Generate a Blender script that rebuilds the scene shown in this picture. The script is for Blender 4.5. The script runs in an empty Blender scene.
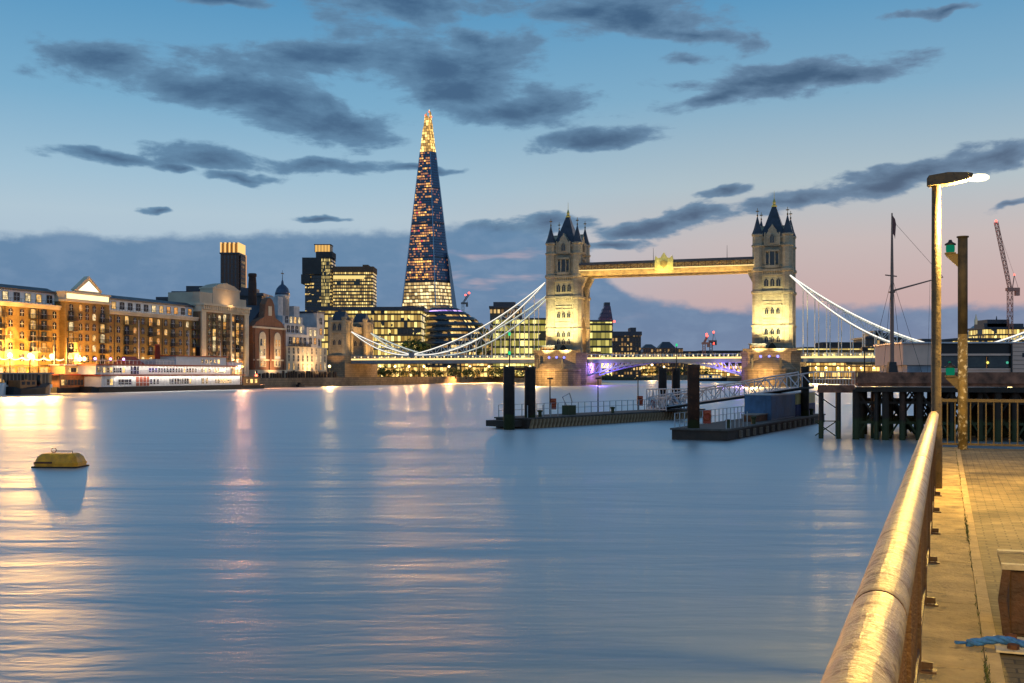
import bpy, math, random
from math import sin, cos, pi, radians, atan, atan2, sqrt
random.seed(7)
C = bpy.context.scene
COL = C.collection
# ------------------------------------------------------------------ camera
EYE, F, HOR = 4.6, 1100.0, 374.0            # eye height over the water, focal length in px, horizon row
cam_d = bpy.data.cameras.new('camera'); cam = bpy.data.objects.new('camera', cam_d); COL.objects.link(cam)
cam.location = (0, 0, EYE); cam.rotation_euler = (pi/2, 0, 0)
cam_d.sensor_width = 36; cam_d.lens = 36*F/1024; cam_d.shift_y = (HOR-341.5)/1024
cam_d.clip_start = 0.05; cam_d.clip_end = 20000
C.camera = cam
C.render.engine = 'CYCLES'
cy = C.cycles
cy.use_denoising = True
try: cy.denoiser = 'OPENIMAGEDENOISE'
except Exception: pass
cy.max_bounces = 5; cy.diffuse_bounces = 2; cy.glossy_bounces = 3; cy.transmission_bounces = 2
cy.caustics_reflective = False; cy.caustics_refractive = False
cy.sample_clamp_indirect = 4.0
C.view_settings.view_transform = 'Standard'; C.view_settings.look = 'None'
C.view_settings.exposure = 0.0; C.view_settings.gamma = 1.0

def PX(px, Y): return (px-512)/F*Y
def PZ(py, Y): return EYE+(HOR-py)/F*Y
def lin(r, g, b):
    def c(v):
        v /= 255.0
        return v/12.92 if v <= 0.04045 else ((v+0.055)/1.055)**2.4
    return (c(r), c(g), c(b), 1)

# ------------------------------------------------------------------ node helper
class G:
    def __init__(s, nt): s.nt = nt; s.n = nt.nodes; s.l = nt.links
    def new(s, t, **k):
        n = s.n.new(t)
        for a, v in k.items(): setattr(n, a, v)
        return n
    def put(s, sock, v):
        if hasattr(v, 'is_output') or isinstance(v, bpy.types.NodeSocket): s.l.new(v, sock)
        elif v is not None: sock.default_value = v
    def m(s, op, a, b=None, c=None, clamp=False):
        n = s.new('ShaderNodeMath', operation=op, use_clamp=clamp)
        s.put(n.inputs[0], a); s.put(n.inputs[1], b); s.put(n.inputs[2], c)
        return n.outputs[0]
    def vm(s, op, a, b=None, out=0):
        n = s.new('ShaderNodeVectorMath', operation=op); s.put(n.inputs[0], a); s.put(n.inputs[1], b)
        return n.outputs[out]
    def sep(s, v):
        n = s.new('ShaderNodeSeparateXYZ'); s.put(n.inputs[0], v); return n.outputs
    def comb(s, x=0, y=0, z=0):
        n = s.new('ShaderNodeCombineXYZ'); s.put(n.inputs[0], x); s.put(n.inputs[1], y); s.put(n.inputs[2], z); return n.outputs[0]
    def mix(s, f, a, b, bt='MIX'):
        n = s.new('ShaderNodeMix', data_type='RGBA', blend_type=bt)
        s.put(n.inputs[0], f); s.put(n.inputs[6], a); s.put(n.inputs[7], b); return n.outputs[2]
    def noise(s, v, scale=1, detail=3, rough=.5, out=0, dist=0):
        n = s.new('ShaderNodeTexNoise'); s.put(n.inputs['Vector'], v); n.inputs['Scale'].default_value = scale
        n.inputs['Detail'].default_value = detail; n.inputs['Roughness'].default_value = rough; n.inputs['Distortion'].default_value = dist
        return n.outputs[out]
    def ramp(s, f, stops, interp='LINEAR'):
        n = s.new('ShaderNodeValToRGB'); e = n.color_ramp.elements; n.color_ramp.interpolation = interp
        while len(e) < len(stops): e.new(0.5)
        for i, (p, c) in enumerate(stops):
            e[i].position = p; e[i].color = c if len(c) == 4 else (*c, 1)
        s.put(n.inputs[0], f); return n.outputs[0]
    def smooth(s, v, a, b, lo=0.0, hi=1.0):
        n = s.new('ShaderNodeMapRange', interpolation_type='SMOOTHSTEP'); s.put(n.inputs[0], v)
        n.inputs[1].default_value = a; n.inputs[2].default_value = b; n.inputs[3].default_value = lo; n.inputs[4].default_value = hi
        return n.outputs[0]
    def mapping(s, v, loc=(0,0,0), rot=(0,0,0), sc=(1,1,1), vt='POINT'):
        n = s.new('ShaderNodeMapping', vector_type=vt); s.put(n.inputs[0], v)
        n.inputs[1].default_value = loc; n.inputs[2].default_value = rot; n.inputs[3].default_value = sc; return n.outputs[0]

# ------------------------------------------------------------------ dusk sky
w = bpy.data.worlds.new('World'); C.world = w; w.use_nodes = True
g = G(w.node_tree); g.n.clear()
tc = g.new('ShaderNodeTexCoord')
d = g.vm('NORMALIZE', tc.outputs['Generated'])
dx, dy, dz = g.sep(d)
az = g.m('ARCTAN2', dx, dy); el = g.m('ARCSINE', dz)
AE = g.comb(az, el, 0)
def AZ(px): return atan((px-512)/F)
def EL(px, py): return atan((HOR-py)/F*cos(AZ(px)))
E0 = lambda y: max(0.0, min(1.0, EL(512, y)/0.6))
elf = g.m('DIVIDE', el, 0.6, clamp=True)
left = g.ramp(elf, [(0, lin(160,176,198)), (E0(300), lin(172,188,206)), (E0(220), lin(176,198,212)), (E0(185), lin(160,192,212)), (E0(110), lin(122,172,204)), (E0(0), lin(84,148,192)), (.75, lin(86,126,160)), (1, lin(80,114,148))])
right = g.ramp(elf, [(0, lin(186,156,164)), (E0(300), lin(196,170,170)), (E0(245), lin(196,184,184)), (E0(190), lin(176,192,200)), (E0(100), lin(128,172,200)), (E0(0), lin(88,150,192)), (.75, lin(86,126,160)), (1, lin(80,114,148))])
base = g.mix(g.smooth(az, AZ(300), AZ(800)), left, right)
# cloud noise: wind-drawn, finer with elevation
nv = g.vm('MULTIPLY', AE, (10, 27, 1))
n1 = g.noise(nv, 1.0, 8, .62, dist=.35)
n2 = g.noise(g.vm('MULTIPLY', AE, (30, 80, 1)), 1.0, 6, .62)
nw = g.noise(g.vm('MULTIPLY', AE, (20, 40, 1)), 1.0, 3, .5, out=1)
warp = g.vm('MULTIPLY', g.vm('SUBTRACT', nw, (.5, .5, .5)), (.05, .022, 0))
AEW = g.vm('ADD', AE, warp)
clouds = [  # px, py, half width, half height, slope (rise to the right positive)
 (100,60,75,22,-.05),(190,84,120,20,-.04),(330,62,150,20,.05),(265,98,90,20,-.1),(430,62,100,36,-.05),(330,124,72,22,-.1),(455,92,70,22,-.1),(520,112,75,20,.1),(470,40,60,16,0),
 (590,140,85,10,.08),(420,6,130,16,0),(230,4,50,8,0),
 (110,157,72,8,-.06),(205,158,60,13,-.05),(325,166,80,10,-.02),(180,170,20,5,0),(240,178,50,6,0),(420,170,50,5,0),
 (150,212,22,5,.02),(318,219,34,3,0),
 (640,18,95,20,-.12),(690,38,80,12,-.16),(590,8,80,12,0),
 (790,80,130,16,.03),(710,98,90,10,.14),(850,76,70,10,.05),(690,60,40,8,0),
 (990,155,60,15,.18),(905,178,95,14,.22),(790,203,95,11,.15),(690,214,60,8,.12),(640,228,60,10,.1),(555,226,55,10,.02),(490,232,40,12,.05),
 (1010,206,34,4,.12),(722,194,22,5,.05),(945,9,50,5,.06),(610,245,40,6,.05)]
acc = None
for (px, py, hw, hh, sl) in clouds:
    c = cos(AZ(px))
    mp = g.mapping(AEW, (AZ(px), EL(px, py), 0), (0, 0, atan(sl)), (hw/F*c*c*1.2, hh/F*c*1.36, 1), 'TEXTURE')
    f = g.m('SUBTRACT', 1.0, g.vm('LENGTH', mp, out=1))
    acc = f if acc is None else g.m('SMOOTH_MAX', acc, f, .25)
acc = g.m('MAXIMUM', acc, -.6)
acc = g.m('ADD', acc, g.m('MULTIPLY', g.m('SUBTRACT', n1, .5), 1.9))
acc = g.m('ADD', acc, g.m('MULTIPLY', g.m('SUBTRACT', n2, .5), .75))
dens = g.smooth(acc, .10, .46)
cl_left = g.mix(g.smooth(acc, .2, 1.1), lin(100,138,170), lin(62,92,126))
cl_right = g.mix(g.smooth(acc, .2, 1.1), lin(104,134,164), lin(54,82,114))
sky = g.mix(g.m('MULTIPLY', dens, .92), base, g.mix(g.smooth(az, -.1, .3), cl_left, cl_right))
# the low cloud bank; its top edge as a function of azimuth
azn = g.m('ADD', g.m('DIVIDE', az, 1.2), .5, clamp=True)
bt = [(-200,226),(0,229),(90,233),(160,236),(250,231),(400,231),(470,222),(535,226),(585,256),(630,296),(700,306),(850,308),(960,303),(1100,300)]
top = g.ramp(azn, [(AZ(x)/1.2+.5, (EL(x, y)*4,)*3) for x, y in bt], 'B_SPLINE')
topv = g.m('DIVIDE', g.sep(top)[0], 4.0)
bn = g.noise(g.vm('MULTIPLY', AE, (22, 40, 1)), 1.0, 8, .62)
edge = g.m('SUBTRACT', g.m('ADD', topv, g.m('MULTIPLY', g.m('SUBTRACT', bn, .5), .026)), el)
bank = g.smooth(edge, -.003, .008)
bank_c = g.ramp(elf, [(0, lin(112,134,164)), (E0(330), lin(100,128,162)), (E0(290), lin(96,130,166)), (E0(228), lin(98,134,168))])
bgap = g.smooth(g.noise(g.vm('MULTIPLY', AE, (9, 44, 1)), 1.0, 4, .55), .50, .66)
gapm = g.m('MULTIPLY', bgap, g.m('MULTIPLY', g.smooth(az, AZ(380), AZ(470)), g.m('MULTIPLY', g.smooth(az, AZ(660), AZ(580)), .8)))
bank_c = g.mix(gapm, bank_c, lin(182,166,178))
bank_c = g.mix(g.m('MULTIPLY', g.smooth(bn, .40, .68), .42), bank_c, lin(126,152,182))
sky = g.mix(g.m('MULTIPLY', bank, .96), sky, bank_c)
sky = g.mix(1.0, sky, g.comb(*[g.smooth(dy, -.45, .25, 1.42, 1.0)]*3), 'MULTIPLY')      # sky behind the camera boosted to light the fronts that face it
nish = g.new('ShaderNodeTexSky', sky_type='NISHITA'); nish.sun_disc = False
nish.sun_elevation = radians(1.0); nish.sun_rotation = radians(35)
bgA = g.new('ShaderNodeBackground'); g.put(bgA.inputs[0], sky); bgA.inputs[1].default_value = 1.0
bgB = g.new('ShaderNodeBackground'); g.put(bgB.inputs[0], nish.outputs[0]); bgB.inputs[1].default_value = 0.004
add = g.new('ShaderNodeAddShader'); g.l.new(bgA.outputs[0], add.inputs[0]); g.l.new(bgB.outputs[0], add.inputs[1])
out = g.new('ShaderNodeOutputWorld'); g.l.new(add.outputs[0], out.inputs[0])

# the last afterglow from the west, low and very soft
sd = bpy.data.lights.new('afterglow', 'SUN'); sun = bpy.data.objects.new('afterglow', sd); COL.objects.link(sun)
sd.energy = 0.12; sd.angle = radians(25); sd.color = (1, .72, .6)
sun.rotation_euler = (radians(80), 0, radians(180-35))

# ------------------------------------------------------------------ materials
MATS = {}
def bsdf(name):
    m = bpy.data.materials.new(name); m.use_nodes = True
    gg = G(m.node_tree); b = m.node_tree.nodes['Principled BSDF']; return m, gg, b
def mat(name, col, rough=.7, metal=0.0, var=.18, scale=2.0, bump=0.0, bscale=None, spec=None, col2=None, cover=.55, tide=None):
    if name in MATS: return MATS[name]
    m, gg, b = bsdf(name)
    t = gg.new('ShaderNodeTexCoord').outputs['Object']
    n = gg.noise(t, scale, 5, .6)
    dark = tuple(c*(1-var*1.6) for c in col); lite = tuple(min(1, c*(1+var)) for c in col)
    cc = gg.ramp(n, [(.3, dark), (.7, lite)])
    if col2:
        cc = gg.mix(gg.smooth(gg.noise(t, scale*2.3, 6, .65), cover, cover+.12), cc, (*col2, 1))
    if tide: cc = gg.mix(gg.smooth(gg.m('ADD', gg.sep(t)[2], gg.m('MULTIPLY', n, 1.2)), tide+.75, tide+.45), cc, (.035,.045,.014,1))
    gg.put(b.inputs['Base Color'], cc)
    b.inputs['Metallic'].default_value = metal
    gg.put(b.inputs['Roughness'], gg.smooth(n, .25, .75, max(.03, rough-.1), min(1, rough+.1)))
    if spec is not None: b.inputs['Specular IOR Level'].default_value = spec
    if bump:
        bp = gg.new('ShaderNodeBump'); bp.inputs['Strength'].default_value = bump; bp.inputs['Distance'].default_value = .05
        gg.put(bp.inputs['Height'], gg.noise(t, bscale or scale*6, 5, .6)); gg.l.new(bp.outputs[0], b.inputs['Normal'])
    MATS[name] = m; return m
def brick(name, c1, c2, mortar, bw=.45, bh=.15, var=.3, rough=.85, bump=.3, mort=.012, seedscale=.15, plane='XZ'):
    if name in MATS: return MATS[name]
    m, gg, b = bsdf(name)
    t = gg.new('ShaderNodeTexCoord').outputs['Object']; x, y, z = gg.sep(t)
    v = gg.comb(gg.m('ADD', x, y), z, 0) if plane == 'XZ' else gg.comb(x, y, 0)
    br = gg.new('ShaderNodeTexBrick'); gg.put(br.inputs['Vector'], v)
    br.inputs['Color1'].default_value = (*c1, 1); br.inputs['Color2'].default_value = (*c2, 1); br.inputs['Mortar'].default_value = (*mortar, 1)
    br.inputs['Scale'].default_value = 1; br.inputs['Brick Width'].default_value = bw; br.inputs['Row Height'].default_value = bh; br.inputs['Mortar Size'].default_value = mort
    n = gg.noise(t, seedscale, 6, .6); n3 = gg.noise(gg.vm('MULTIPLY', t, (1, 1, .25)), seedscale*5, 4, .6)
    cc = gg.mix(1.0, br.outputs[0], gg.ramp(n, [(.3, (1-var,)*3), (.7, (1+var*.4,)*3)]), 'MULTIPLY')
    cc = gg.mix(1.0, cc, gg.ramp(n3, [(.3, (.75,)*3), (.62, (1.05,)*3)]), 'MULTIPLY')
    gg.put(b.inputs['Base Color'], cc); b.inputs['Roughness'].default_value = rough
    if bump:
        bp = gg.new('ShaderNodeBump'); bp.inputs['Strength'].default_value = bump; bp.inputs['Distance'].default_value = .02
        h = gg.m('SUBTRACT', gg.m('MULTIPLY', gg.noise(t, 18, 4, .6), .6), br.outputs[1])
        gg.put(bp.inputs['Height'], h); gg.l.new(bp.outputs[0], b.inputs['Normal'])
    MATS[name] = m; return m
def emit(name, col, st):
    if name in MATS: return MATS[name]
    m = bpy.data.materials.new(name); m.use_nodes = True; gg = G(m.node_tree); gg.n.clear()
    e = gg.new('ShaderNodeEmission'); e.inputs[0].default_value = (*col, 1); e.inputs[1].default_value = st
    o = gg.new('ShaderNodeOutputMaterial'); gg.l.new(e.outputs[0], o.inputs[0])
    m.cycles.emission_sampling = 'NONE'
    MATS[name] = m; return m
def pane(name, col, st):          # a lit room behind glass: uneven glow
    if name in MATS: return MATS[name]
    m, gg, b = bsdf(name)
    t = gg.new('ShaderNodeTexCoord').outputs['Object']
    oi = gg.new('ShaderNodeObjectInfo').outputs['Random']
    n = gg.noise(gg.vm('ADD', t, gg.comb(gg.m('MULTIPLY', oi, 50), gg.m('MULTIPLY', oi, 31), 0)), 1.1, 3, .6)
    b.inputs['Base Color'].default_value = (.02, .022, .028, 1); b.inputs['Roughness'].default_value = .1
    b.inputs['Emission Color'].default_value = (*col, 1)
    gg.put(b.inputs['Emission Strength'], gg.m('MULTIPLY', gg.smooth(n, .3, .65, .25, 1.25), st))
    m.cycles.emission_sampling = 'NONE'; MATS[name] = m; return m
def curtain(name, cw, ch, lit, wall, glass, e1, e2, st, mx=.12, my=.3, cluster=.5, rowlit=0.0, rough=.12, metal=0.0, seed=0.0, cscale=.06, red=0.0):
    """Curtain wall: cells cw x ch metres in object space, a share of them lit."""
    if name in MATS: return MATS[name]
    m, gg, b = bsdf(name)
    t = gg.new('ShaderNodeTexCoord').outputs['Object']; x, y, z = gg.sep(t)
    u = gg.m('DIVIDE', gg.m('ADD', gg.m('ADD', x, y), 500.03+seed), cw); v = gg.m('DIVIDE', gg.m('ADD', z, 0.011), ch)
    fu, fv = gg.m('FRACT', u), gg.m('FRACT', v); iu, iv = gg.m('FLOOR', u), gg.m('FLOOR', v)
    wn = gg.new('ShaderNodeTexWhiteNoise', noise_dimensions='2D'); gg.put(wn.inputs['Vector'], gg.comb(iu, iv, 0))
    wr = gg.new('ShaderNodeTexWhiteNoise', noise_dimensions='1D'); gg.put(wr.inputs['W'], gg.m('ADD', iv, 17.3+seed))
    w2 = gg.new('ShaderNodeTexWhiteNoise', noise_dimensions='2D'); gg.put(w2.inputs['Vector'], gg.comb(gg.m('FLOOR', gg.m('DIVIDE', iu, 4.0)), iv, 0))
    cl = gg.noise(t, cscale, 3, .6)
    val = gg.m('ADD', gg.m('MULTIPLY', wn.outputs[0], .5), gg.m('MULTIPLY', w2.outputs[0], .5))
    val = gg.m('ADD', val, gg.m('MULTIPLY', gg.m('SUBTRACT', cl, .5), -2.0*cluster))
    val = gg.m('SUBTRACT', val, gg.m('MULTIPLY', gg.m('GREATER_THAN', wr.outputs[0], .62), rowlit))
    on = gg.m('LESS_THAN', val, lit)
    inw = gg.m('MULTIPLY', gg.m('MULTIPLY', gg.m('GREATER_THAN', fu, mx), gg.m('LESS_THAN', fu, 1-mx)), gg.m('MULTIPLY', gg.m('GREATER_THAN', fv, my), gg.m('LESS_THAN', fv, .96)))
    col = gg.mix(inw, (*wall, 1), (*glass, 1))
    gg.put(b.inputs['Base Color'], col)
    gg.put(b.inputs['Roughness'], gg.mix(inw, (.7,)*3+(1,), (rough,)*3+(1,)))
    b.inputs['Metallic'].default_value = metal
    ec = gg.mix(wn.outputs[0], (*e1, 1), (*e2, 1))
    if red: ec = gg.mix(gg.m('GREATER_THAN', gg.sep(wn.outputs[1])[1], 1-red), ec, (1, .08, .05, 1))
    gg.put(b.inputs['Emission Color'], ec)
    br = gg.m('ADD', .14, gg.m('MULTIPLY', gg.m('POWER', gg.sep(wn.outputs[1])[0], 1.5), .95))
    gg.put(b.inputs['Emission Strength'], gg.m('MULTIPLY', gg.m('MULTIPLY', on, inw), gg.m('MULTIPLY', br, st)))
    m.cycles.emission_sampling = 'NONE'; MATS[name] = m; return m

# ------------------------------------------------------------------ mesh builder
class MB:
    def __init__(s): s.v = []; s.f = []; s.mi = []; s.m = 0; s.sm = []; s.smooth = False
    def face(s, idx): s.f.append(idx); s.mi.append(s.m); s.sm.append(s.smooth)
    def poly(s, pts):
        o = len(s.v); s.v += [tuple(p) for p in pts]; s.face(list(range(o, o+len(pts)))); return s
    def box(s, x0, x1, y0, y1, z0, z1):
        o = len(s.v); s.v += [(x0,y0,z0),(x1,y0,z0),(x1,y1,z0),(x0,y1,z0),(x0,y0,z1),(x1,y0,z1),(x1,y1,z1),(x0,y1,z1)]
        for q in ((3,2,1,0),(4,5,6,7),(0,1,5,4),(1,2,6,5),(2,3,7,6),(3,0,4,7)): s.face([o+i for i in q])
        return s
    def loft(s, rings, cap=True, close=True):
        o = len(s.v); n = len(rings[0])
        for r in rings: s.v += [tuple(p) for p in r]
        for k in range(len(rings)-1):
            for i in range(n if close else n-1):
                j = (i+1) % n
                s.face([o+k*n+i, o+k*n+j, o+(k+1)*n+j, o+(k+1)*n+i])
        if cap:
            sv = s.smooth; s.smooth = False
            s.face([o+i for i in range(n)][::-1]); s.face([o+(len(rings)-1)*n+i for i in range(n)]); s.smooth = sv
        return s
    def prism(s, poly, z0, z1, k=1.0, c=None):
        if c is None: c = (sum(p[0] for p in poly)/len(poly), sum(p[1] for p in poly)/len(poly))
        return s.loft([[(x, y, z0) for x, y in poly], [(c[0]+(x-c[0])*k, c[1]+(y-c[1])*k, z1) for x, y in poly]])
    def slab(s, poly, y0, y1):               # xz outline extruded along y
        return s.loft([[(x, y0, z) for x, z in poly], [(x, y1, z) for x, z in poly]])
    def lathe(s, prof, n=12, cx=0, cy_=0, ph=0.0):
        s.loft([[(cx+r*cos(ph+2*pi*i/n), cy_+r*sin(ph+2*pi*i/n), z) for i in range(n)] for r, z in prof]); return s
    def tube(s, pts, r, n=6):
        rings = []; L = len(pts)
        for i, p in enumerate(pts):
            a = pts[max(0, i-1)]; b = pts[min(L-1, i+1)]
            t = [b[k]-a[k] for k in range(3)]; ln = sqrt(sum(c*c for c in t)) or 1; t = [c/ln for c in t]
            up = (0, 0, 1) if abs(t[2]) < .92 else (1, 0, 0)
            sx = (t[1]*up[2]-t[2]*up[1], t[2]*up[0]-t[0]*up[2], t[0]*up[1]-t[1]*up[0]); ln = sqrt(sum(c*c for c in sx)) or 1; sx = [c/ln for c in sx]
            uy = (sx[1]*t[2]-sx[2]*t[1], sx[2]*t[0]-sx[0]*t[2], sx[0]*t[1]-sx[1]*t[0])
            rr = r[i] if isinstance(r, (list, tuple)) else r
            rings.append([tuple(p[k]+rr*(cos(2*pi*j/n+pi/n)*sx[k]+sin(2*pi*j/n+pi/n)*uy[k]) for k in range(3)) for j in range(n)])
        return s.loft(rings)
    def ball(s, c, r, n=10, m=6, sz=1.0):
        prof = [(r*sin(pi*k/m) if 0 < k < m else r*.02, c[2]-r*sz*cos(pi*k/m)) for k in range(m+1)]
        return s.lathe(prof, n, c[0], c[1])
    def mesh(s, name, mats):
        me = bpy.data.meshes.new(name); me.from_pydata(s.v, [], s.f)
        for m in (mats if isinstance(mats, (list, tuple)) else [mats]): me.materials.append(m)
        me.polygons.foreach_set('material_index', s.mi); me.polygons.foreach_set('use_smooth', s.sm); me.update()
        return me
    def build(s, name, mats, parent=None, loc=(0,0,0), rz=0.0): return place(s.mesh(name, mats), name, parent, loc, rz)
def place(me, name, parent=None, loc=(0,0,0), rz=0.0):
    o = bpy.data.objects.new(name, me); COL.objects.link(o); o.location = loc; o.rotation_euler = (0, 0, rz)
    if parent is not None: o.parent = parent
    return o
def tag(o, label=None, cat=None, group=None, kind=None):
    if label: o['label'] = label
    if cat: o['category'] = cat
    if group: o['group'] = group
    if kind: o['kind'] = kind
    return o
def thing(name, label, cat, loc=(0,0,0), rz=0.0, group=None):
    o = place(None, name, None, loc, rz); o.empty_display_size = .5
    return tag(o, label, cat, group)
def structure(name, mb, m, loc=(0,0,0), rz=0.0): return tag(mb.build(name, m, None, loc, rz), kind='structure')
def copy_tree(o, parent=None):
    c = o.copy(); COL.objects.link(c)
    if parent is not None: c.parent = parent
    for ch in [k for k in bpy.data.objects if k.parent == o]: copy_tree(ch, c)
    return c
def light(kind, name, loc, energy, col, target=None, parent=None, **k):
    l = bpy.data.lights.new(name, kind); l.energy = energy; l.color = col
    for a, v in k.items(): setattr(l, a, v)
    o = bpy.data.objects.new(name, l); COL.objects.link(o); o.location = loc
    if parent is not None: o.parent = parent
    if target is not None:
        import mathutils
        dvec = mathutils.Vector(target)-mathutils.Vector(loc); o.rotation_euler = dvec.to_track_quat('-Z', 'Y').to_euler()
    return o
def circ(r, n, cx=0, cy_=0, ph=0.0): return [(cx+r*cos(ph+2*pi*i/n), cy_+r*sin(ph+2*pi*i/n)) for i in range(n)]

STONE = brick('portland_stone', (.44,.39,.29), (.34,.30,.22), (.20,.18,.14), 1.2, .5, .45, .85, .35, .03, .08)
GRANITE = brick('granite_blocks', (.34,.25,.16), (.24,.18,.12), (.11,.08,.06), 1.8, .8, .55, .8, .3, .05, .09)
SLATE = mat('roof_slate', (.035,.04,.06), .45, 0, .3, .6)
GOLD = mat('gilding', (.75,.48,.12), .3, 1, .1, 3)
YBRICK = brick('yellow_stock_brick', (.44,.30,.09), (.32,.20,.06), (.26,.19,.10), .45, .15, .55, .88, .25, .015, .10)
RBRICK = brick('red_brick', (.24,.10,.05), (.18,.07,.04), (.22,.17,.13), .45, .15, .3, .88, .25, .015, .12)
BBRICK = brick('brown_brick', (.27,.18,.10), (.21,.14,.08), (.22,.18,.14), .45, .15, .3, .88, .25, .015, .12)
CREAM = mat('cream_render', (.62,.55,.42), .8, 0, .15, .3)
WHITE = mat('white_paint', (.80,.80,.81), .5, 0, .08, .8)
BLACKIRON = mat('black_iron', (.016,.016,.02), .5, .2, .3, 2)
GLASS = mat('dark_glass', (.015,.02,.03), .08, 0, .2, .5)
PANES = [GLASS, pane('pane_amber', (1,.42,.07), .75), pane('pane_warm', (1,.56,.16), .95), pane('pane_cream', (1,.74,.36), 1.0)]
PAVING_EDGE = mat('coping_concrete', (.38,.28,.14), .9, 0, .4, 2.2, .7, 30, col2=(.17,.125,.065), cover=.55)
PILE = mat('tarred_steel', (.026,.018,.015), .6, .2, .5, 1.2, .4, 6, col2=(.085,.035,.018), cover=.6, tide=1.2)
RUST = mat('rusty_steel', (.15,.06,.03), .8, .2, .5, 1.5, .4, 8)
GALV = mat('galvanised_steel', (.42,.44,.48), .45, .7, .2, 3)
STRIP = emit('led_strip', (1,.92,.78), 1.5)
STRIPW = emit('warm_strip', (1,.70,.28), 1.5)
BULB = emit('warm_bulb', (1,.72,.3), 9)
REDL = emit('red_lamp', (1,.06,.04), 7)
GREENL = emit('green_lamp', (.004,.15,.08), 1.0)
BLUEL = emit('blue_lamp', (.16,.18,1), 4)

# ------------------------------------------------------------------ water and ground
def water_mat():
    m, gg, b = bsdf('river_water')
    t = gg.new('ShaderNodeTexCoord').outputs['Object']
    a = gg.mapping(t, rot=(0, 0, radians(8)), sc=(.10, .34, 1)); c = gg.mapping(t, rot=(0, 0, radians(-14)), sc=(.45, 1.5, 1)); e = gg.mapping(t, rot=(0,0,radians(10)), sc=(.012, .045, 1))
    h1 = gg.noise(a, 1, 4, .55, dist=.3); h2 = gg.noise(c, 1, 4, .6, dist=.4); h3 = gg.noise(e, 1, 3, .5)
    h4 = gg.noise(gg.mapping(t, rot=(0, 0, radians(-5)), sc=(.022, .085, 1)), 1, 3, .5, dist=.5)
    h = gg.m('ADD', gg.m('ADD', gg.m('MULTIPLY', h1, .50), gg.m('MULTIPLY', h4, 1.5)), gg.m('MULTIPLY', h2, .11))
    bp = gg.new('ShaderNodeBump'); bp.inputs['Strength'].default_value = 1.0; bp.inputs['Distance'].default_value = .22
    gg.put(bp.inputs['Height'], h)
    gg.n.remove(b)
    gl = gg.new('ShaderNodeBsdfGlossy'); gl.inputs['Color'].default_value = (.78, .81, .84, 1); gg.put(gl.inputs['Roughness'], gg.smooth(h3, .35, .65, .38, .50)); gg.l.new(bp.outputs[0], gl.inputs['Normal'])
    df = gg.new('ShaderNodeBsdfDiffuse'); df.inputs['Color'].default_value = (.045, .07, .085, 1)
    lw = gg.new('ShaderNodeLayerWeight'); lw.inputs[0].default_value = .5
    mx = gg.new('ShaderNodeMixShader'); gg.put(mx.inputs[0], gg.smooth(lw.outputs[1], .6, 1.0, .42, .98)); gg.l.new(df.outputs[0], mx.inputs[1]); gg.l.new(gl.outputs[0], mx.inputs[2])
    gg.l.new(mx.outputs[0], m.node_tree.nodes['Material Output'].inputs[0])
    return m
structure('river_water', MB().poly([(-6000,-300,0),(6000,-300,0),(6000,9000,0),(-6000,9000,0)]), water_mat())
MUD = mat('bank_ground', (.10,.085,.06), .95, 0, .35, .05)
fx, fy = .3134, .9496
RZF = atan2(fy, fx)
def FY(px): return 211.8/(.33-(px-512)/F)
def FP(px, off=0.0, z=2.6):       # a point of the wharf line, off metres towards the river
    Y = FY(px); return (PX(px, Y)+off*fy, Y-off*fx, z)
sb = [(-1500,-200),(-271,-200),(-49,472),(-27,560),(4,640),(44,760),(66,832),(66,900),(-1500,900)]
structure('south_bank_ground', MB().prism(sb, -3, 2.6), MUD)
structure('far_bank_ground', MB().prism([(-5000,900),(66,900),(66,834),(700,834),(5000,3000),(5000,8900),(-5000,8900)], -3, 2.9), MUD)
structure('north_bank_ground', MB().prism([(70,60),(90,160),(176,385),(137,540),(140,832),(1200,832),(1200,60)], -3, 2.55), MUD)
def wall_strip(name, label, pts, z0, z1, th, m):
    mb = MB()
    for a, b in zip(pts, pts[1:]):
        dx_, dy_ = b[0]-a[0], b[1]-a[1]; L = sqrt(dx_*dx_+dy_*dy_); nx, ny = dy_/L*th/2, -dx_/L*th/2
        mb.prism([(a[0]-nx,a[1]-ny),(b[0]-nx,b[1]-ny),(b[0]+nx,b[1]+ny),(a[0]+nx,a[1]+ny)], z0, z1)
    return tag(mb.build(name, m), label, 'wall')
wall_strip('river_wall', 'weathered stone river wall below the promenade, left of the bridge', [(-271.4,-200),(-48.6,472.2),(-26.6,560.2),(4.4,640),(44.4,760)], -3, 3.3, .6, GRANITE)
wall_strip('river_wall', 'far stone embankment wall seen low under the bascule span', [(44.8,760.6),(66,833.4),(140,833.4)], -3, 3.6, .6, GRANITE)

# ------------------------------------------------------------------ promenade in the foreground (local x right, y along the rail)
RO, RZR = (-.168, 0, 2.9), -atan2(.394, 1.0)
def RL(x, y, z=0.0):
    c, s = cos(RZR), sin(RZR); return (RO[0]+c*x-s*y, RO[1]+s*x+c*y, RO[2]+z)
paver = brick('brick_pavers', (.28,.21,.11), (.18,.14,.075), (.11,.085,.05), .215, .105, .8, .85, 1.0, .007, .6, 'XY')
structure('promenade', MB().box(.464, 14, -14, 27.45, -6, 0), paver, RO, RZR)
mbc = MB(); y = -14.0
while y < 27.4:
    L = min(1.9, 27.45-y); mbc.box(-.17, .372, y, y+L-.012, -6, .012); y += 1.9
structure('coping_path', mbc, PAVING_EDGE, RO, RZR)
mbc = MB(); y = -14.3
while y < 27.4:
    L = min(.9, 27.45-y); mbc.box(.376, .460, y, y+L-.008, -6, .016); y += .9
structure('kerb', mbc, mat('kerb_stone', (.38,.28,.15), .9, 0, .25, 4, .4, 40), RO, RZR)
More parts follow.
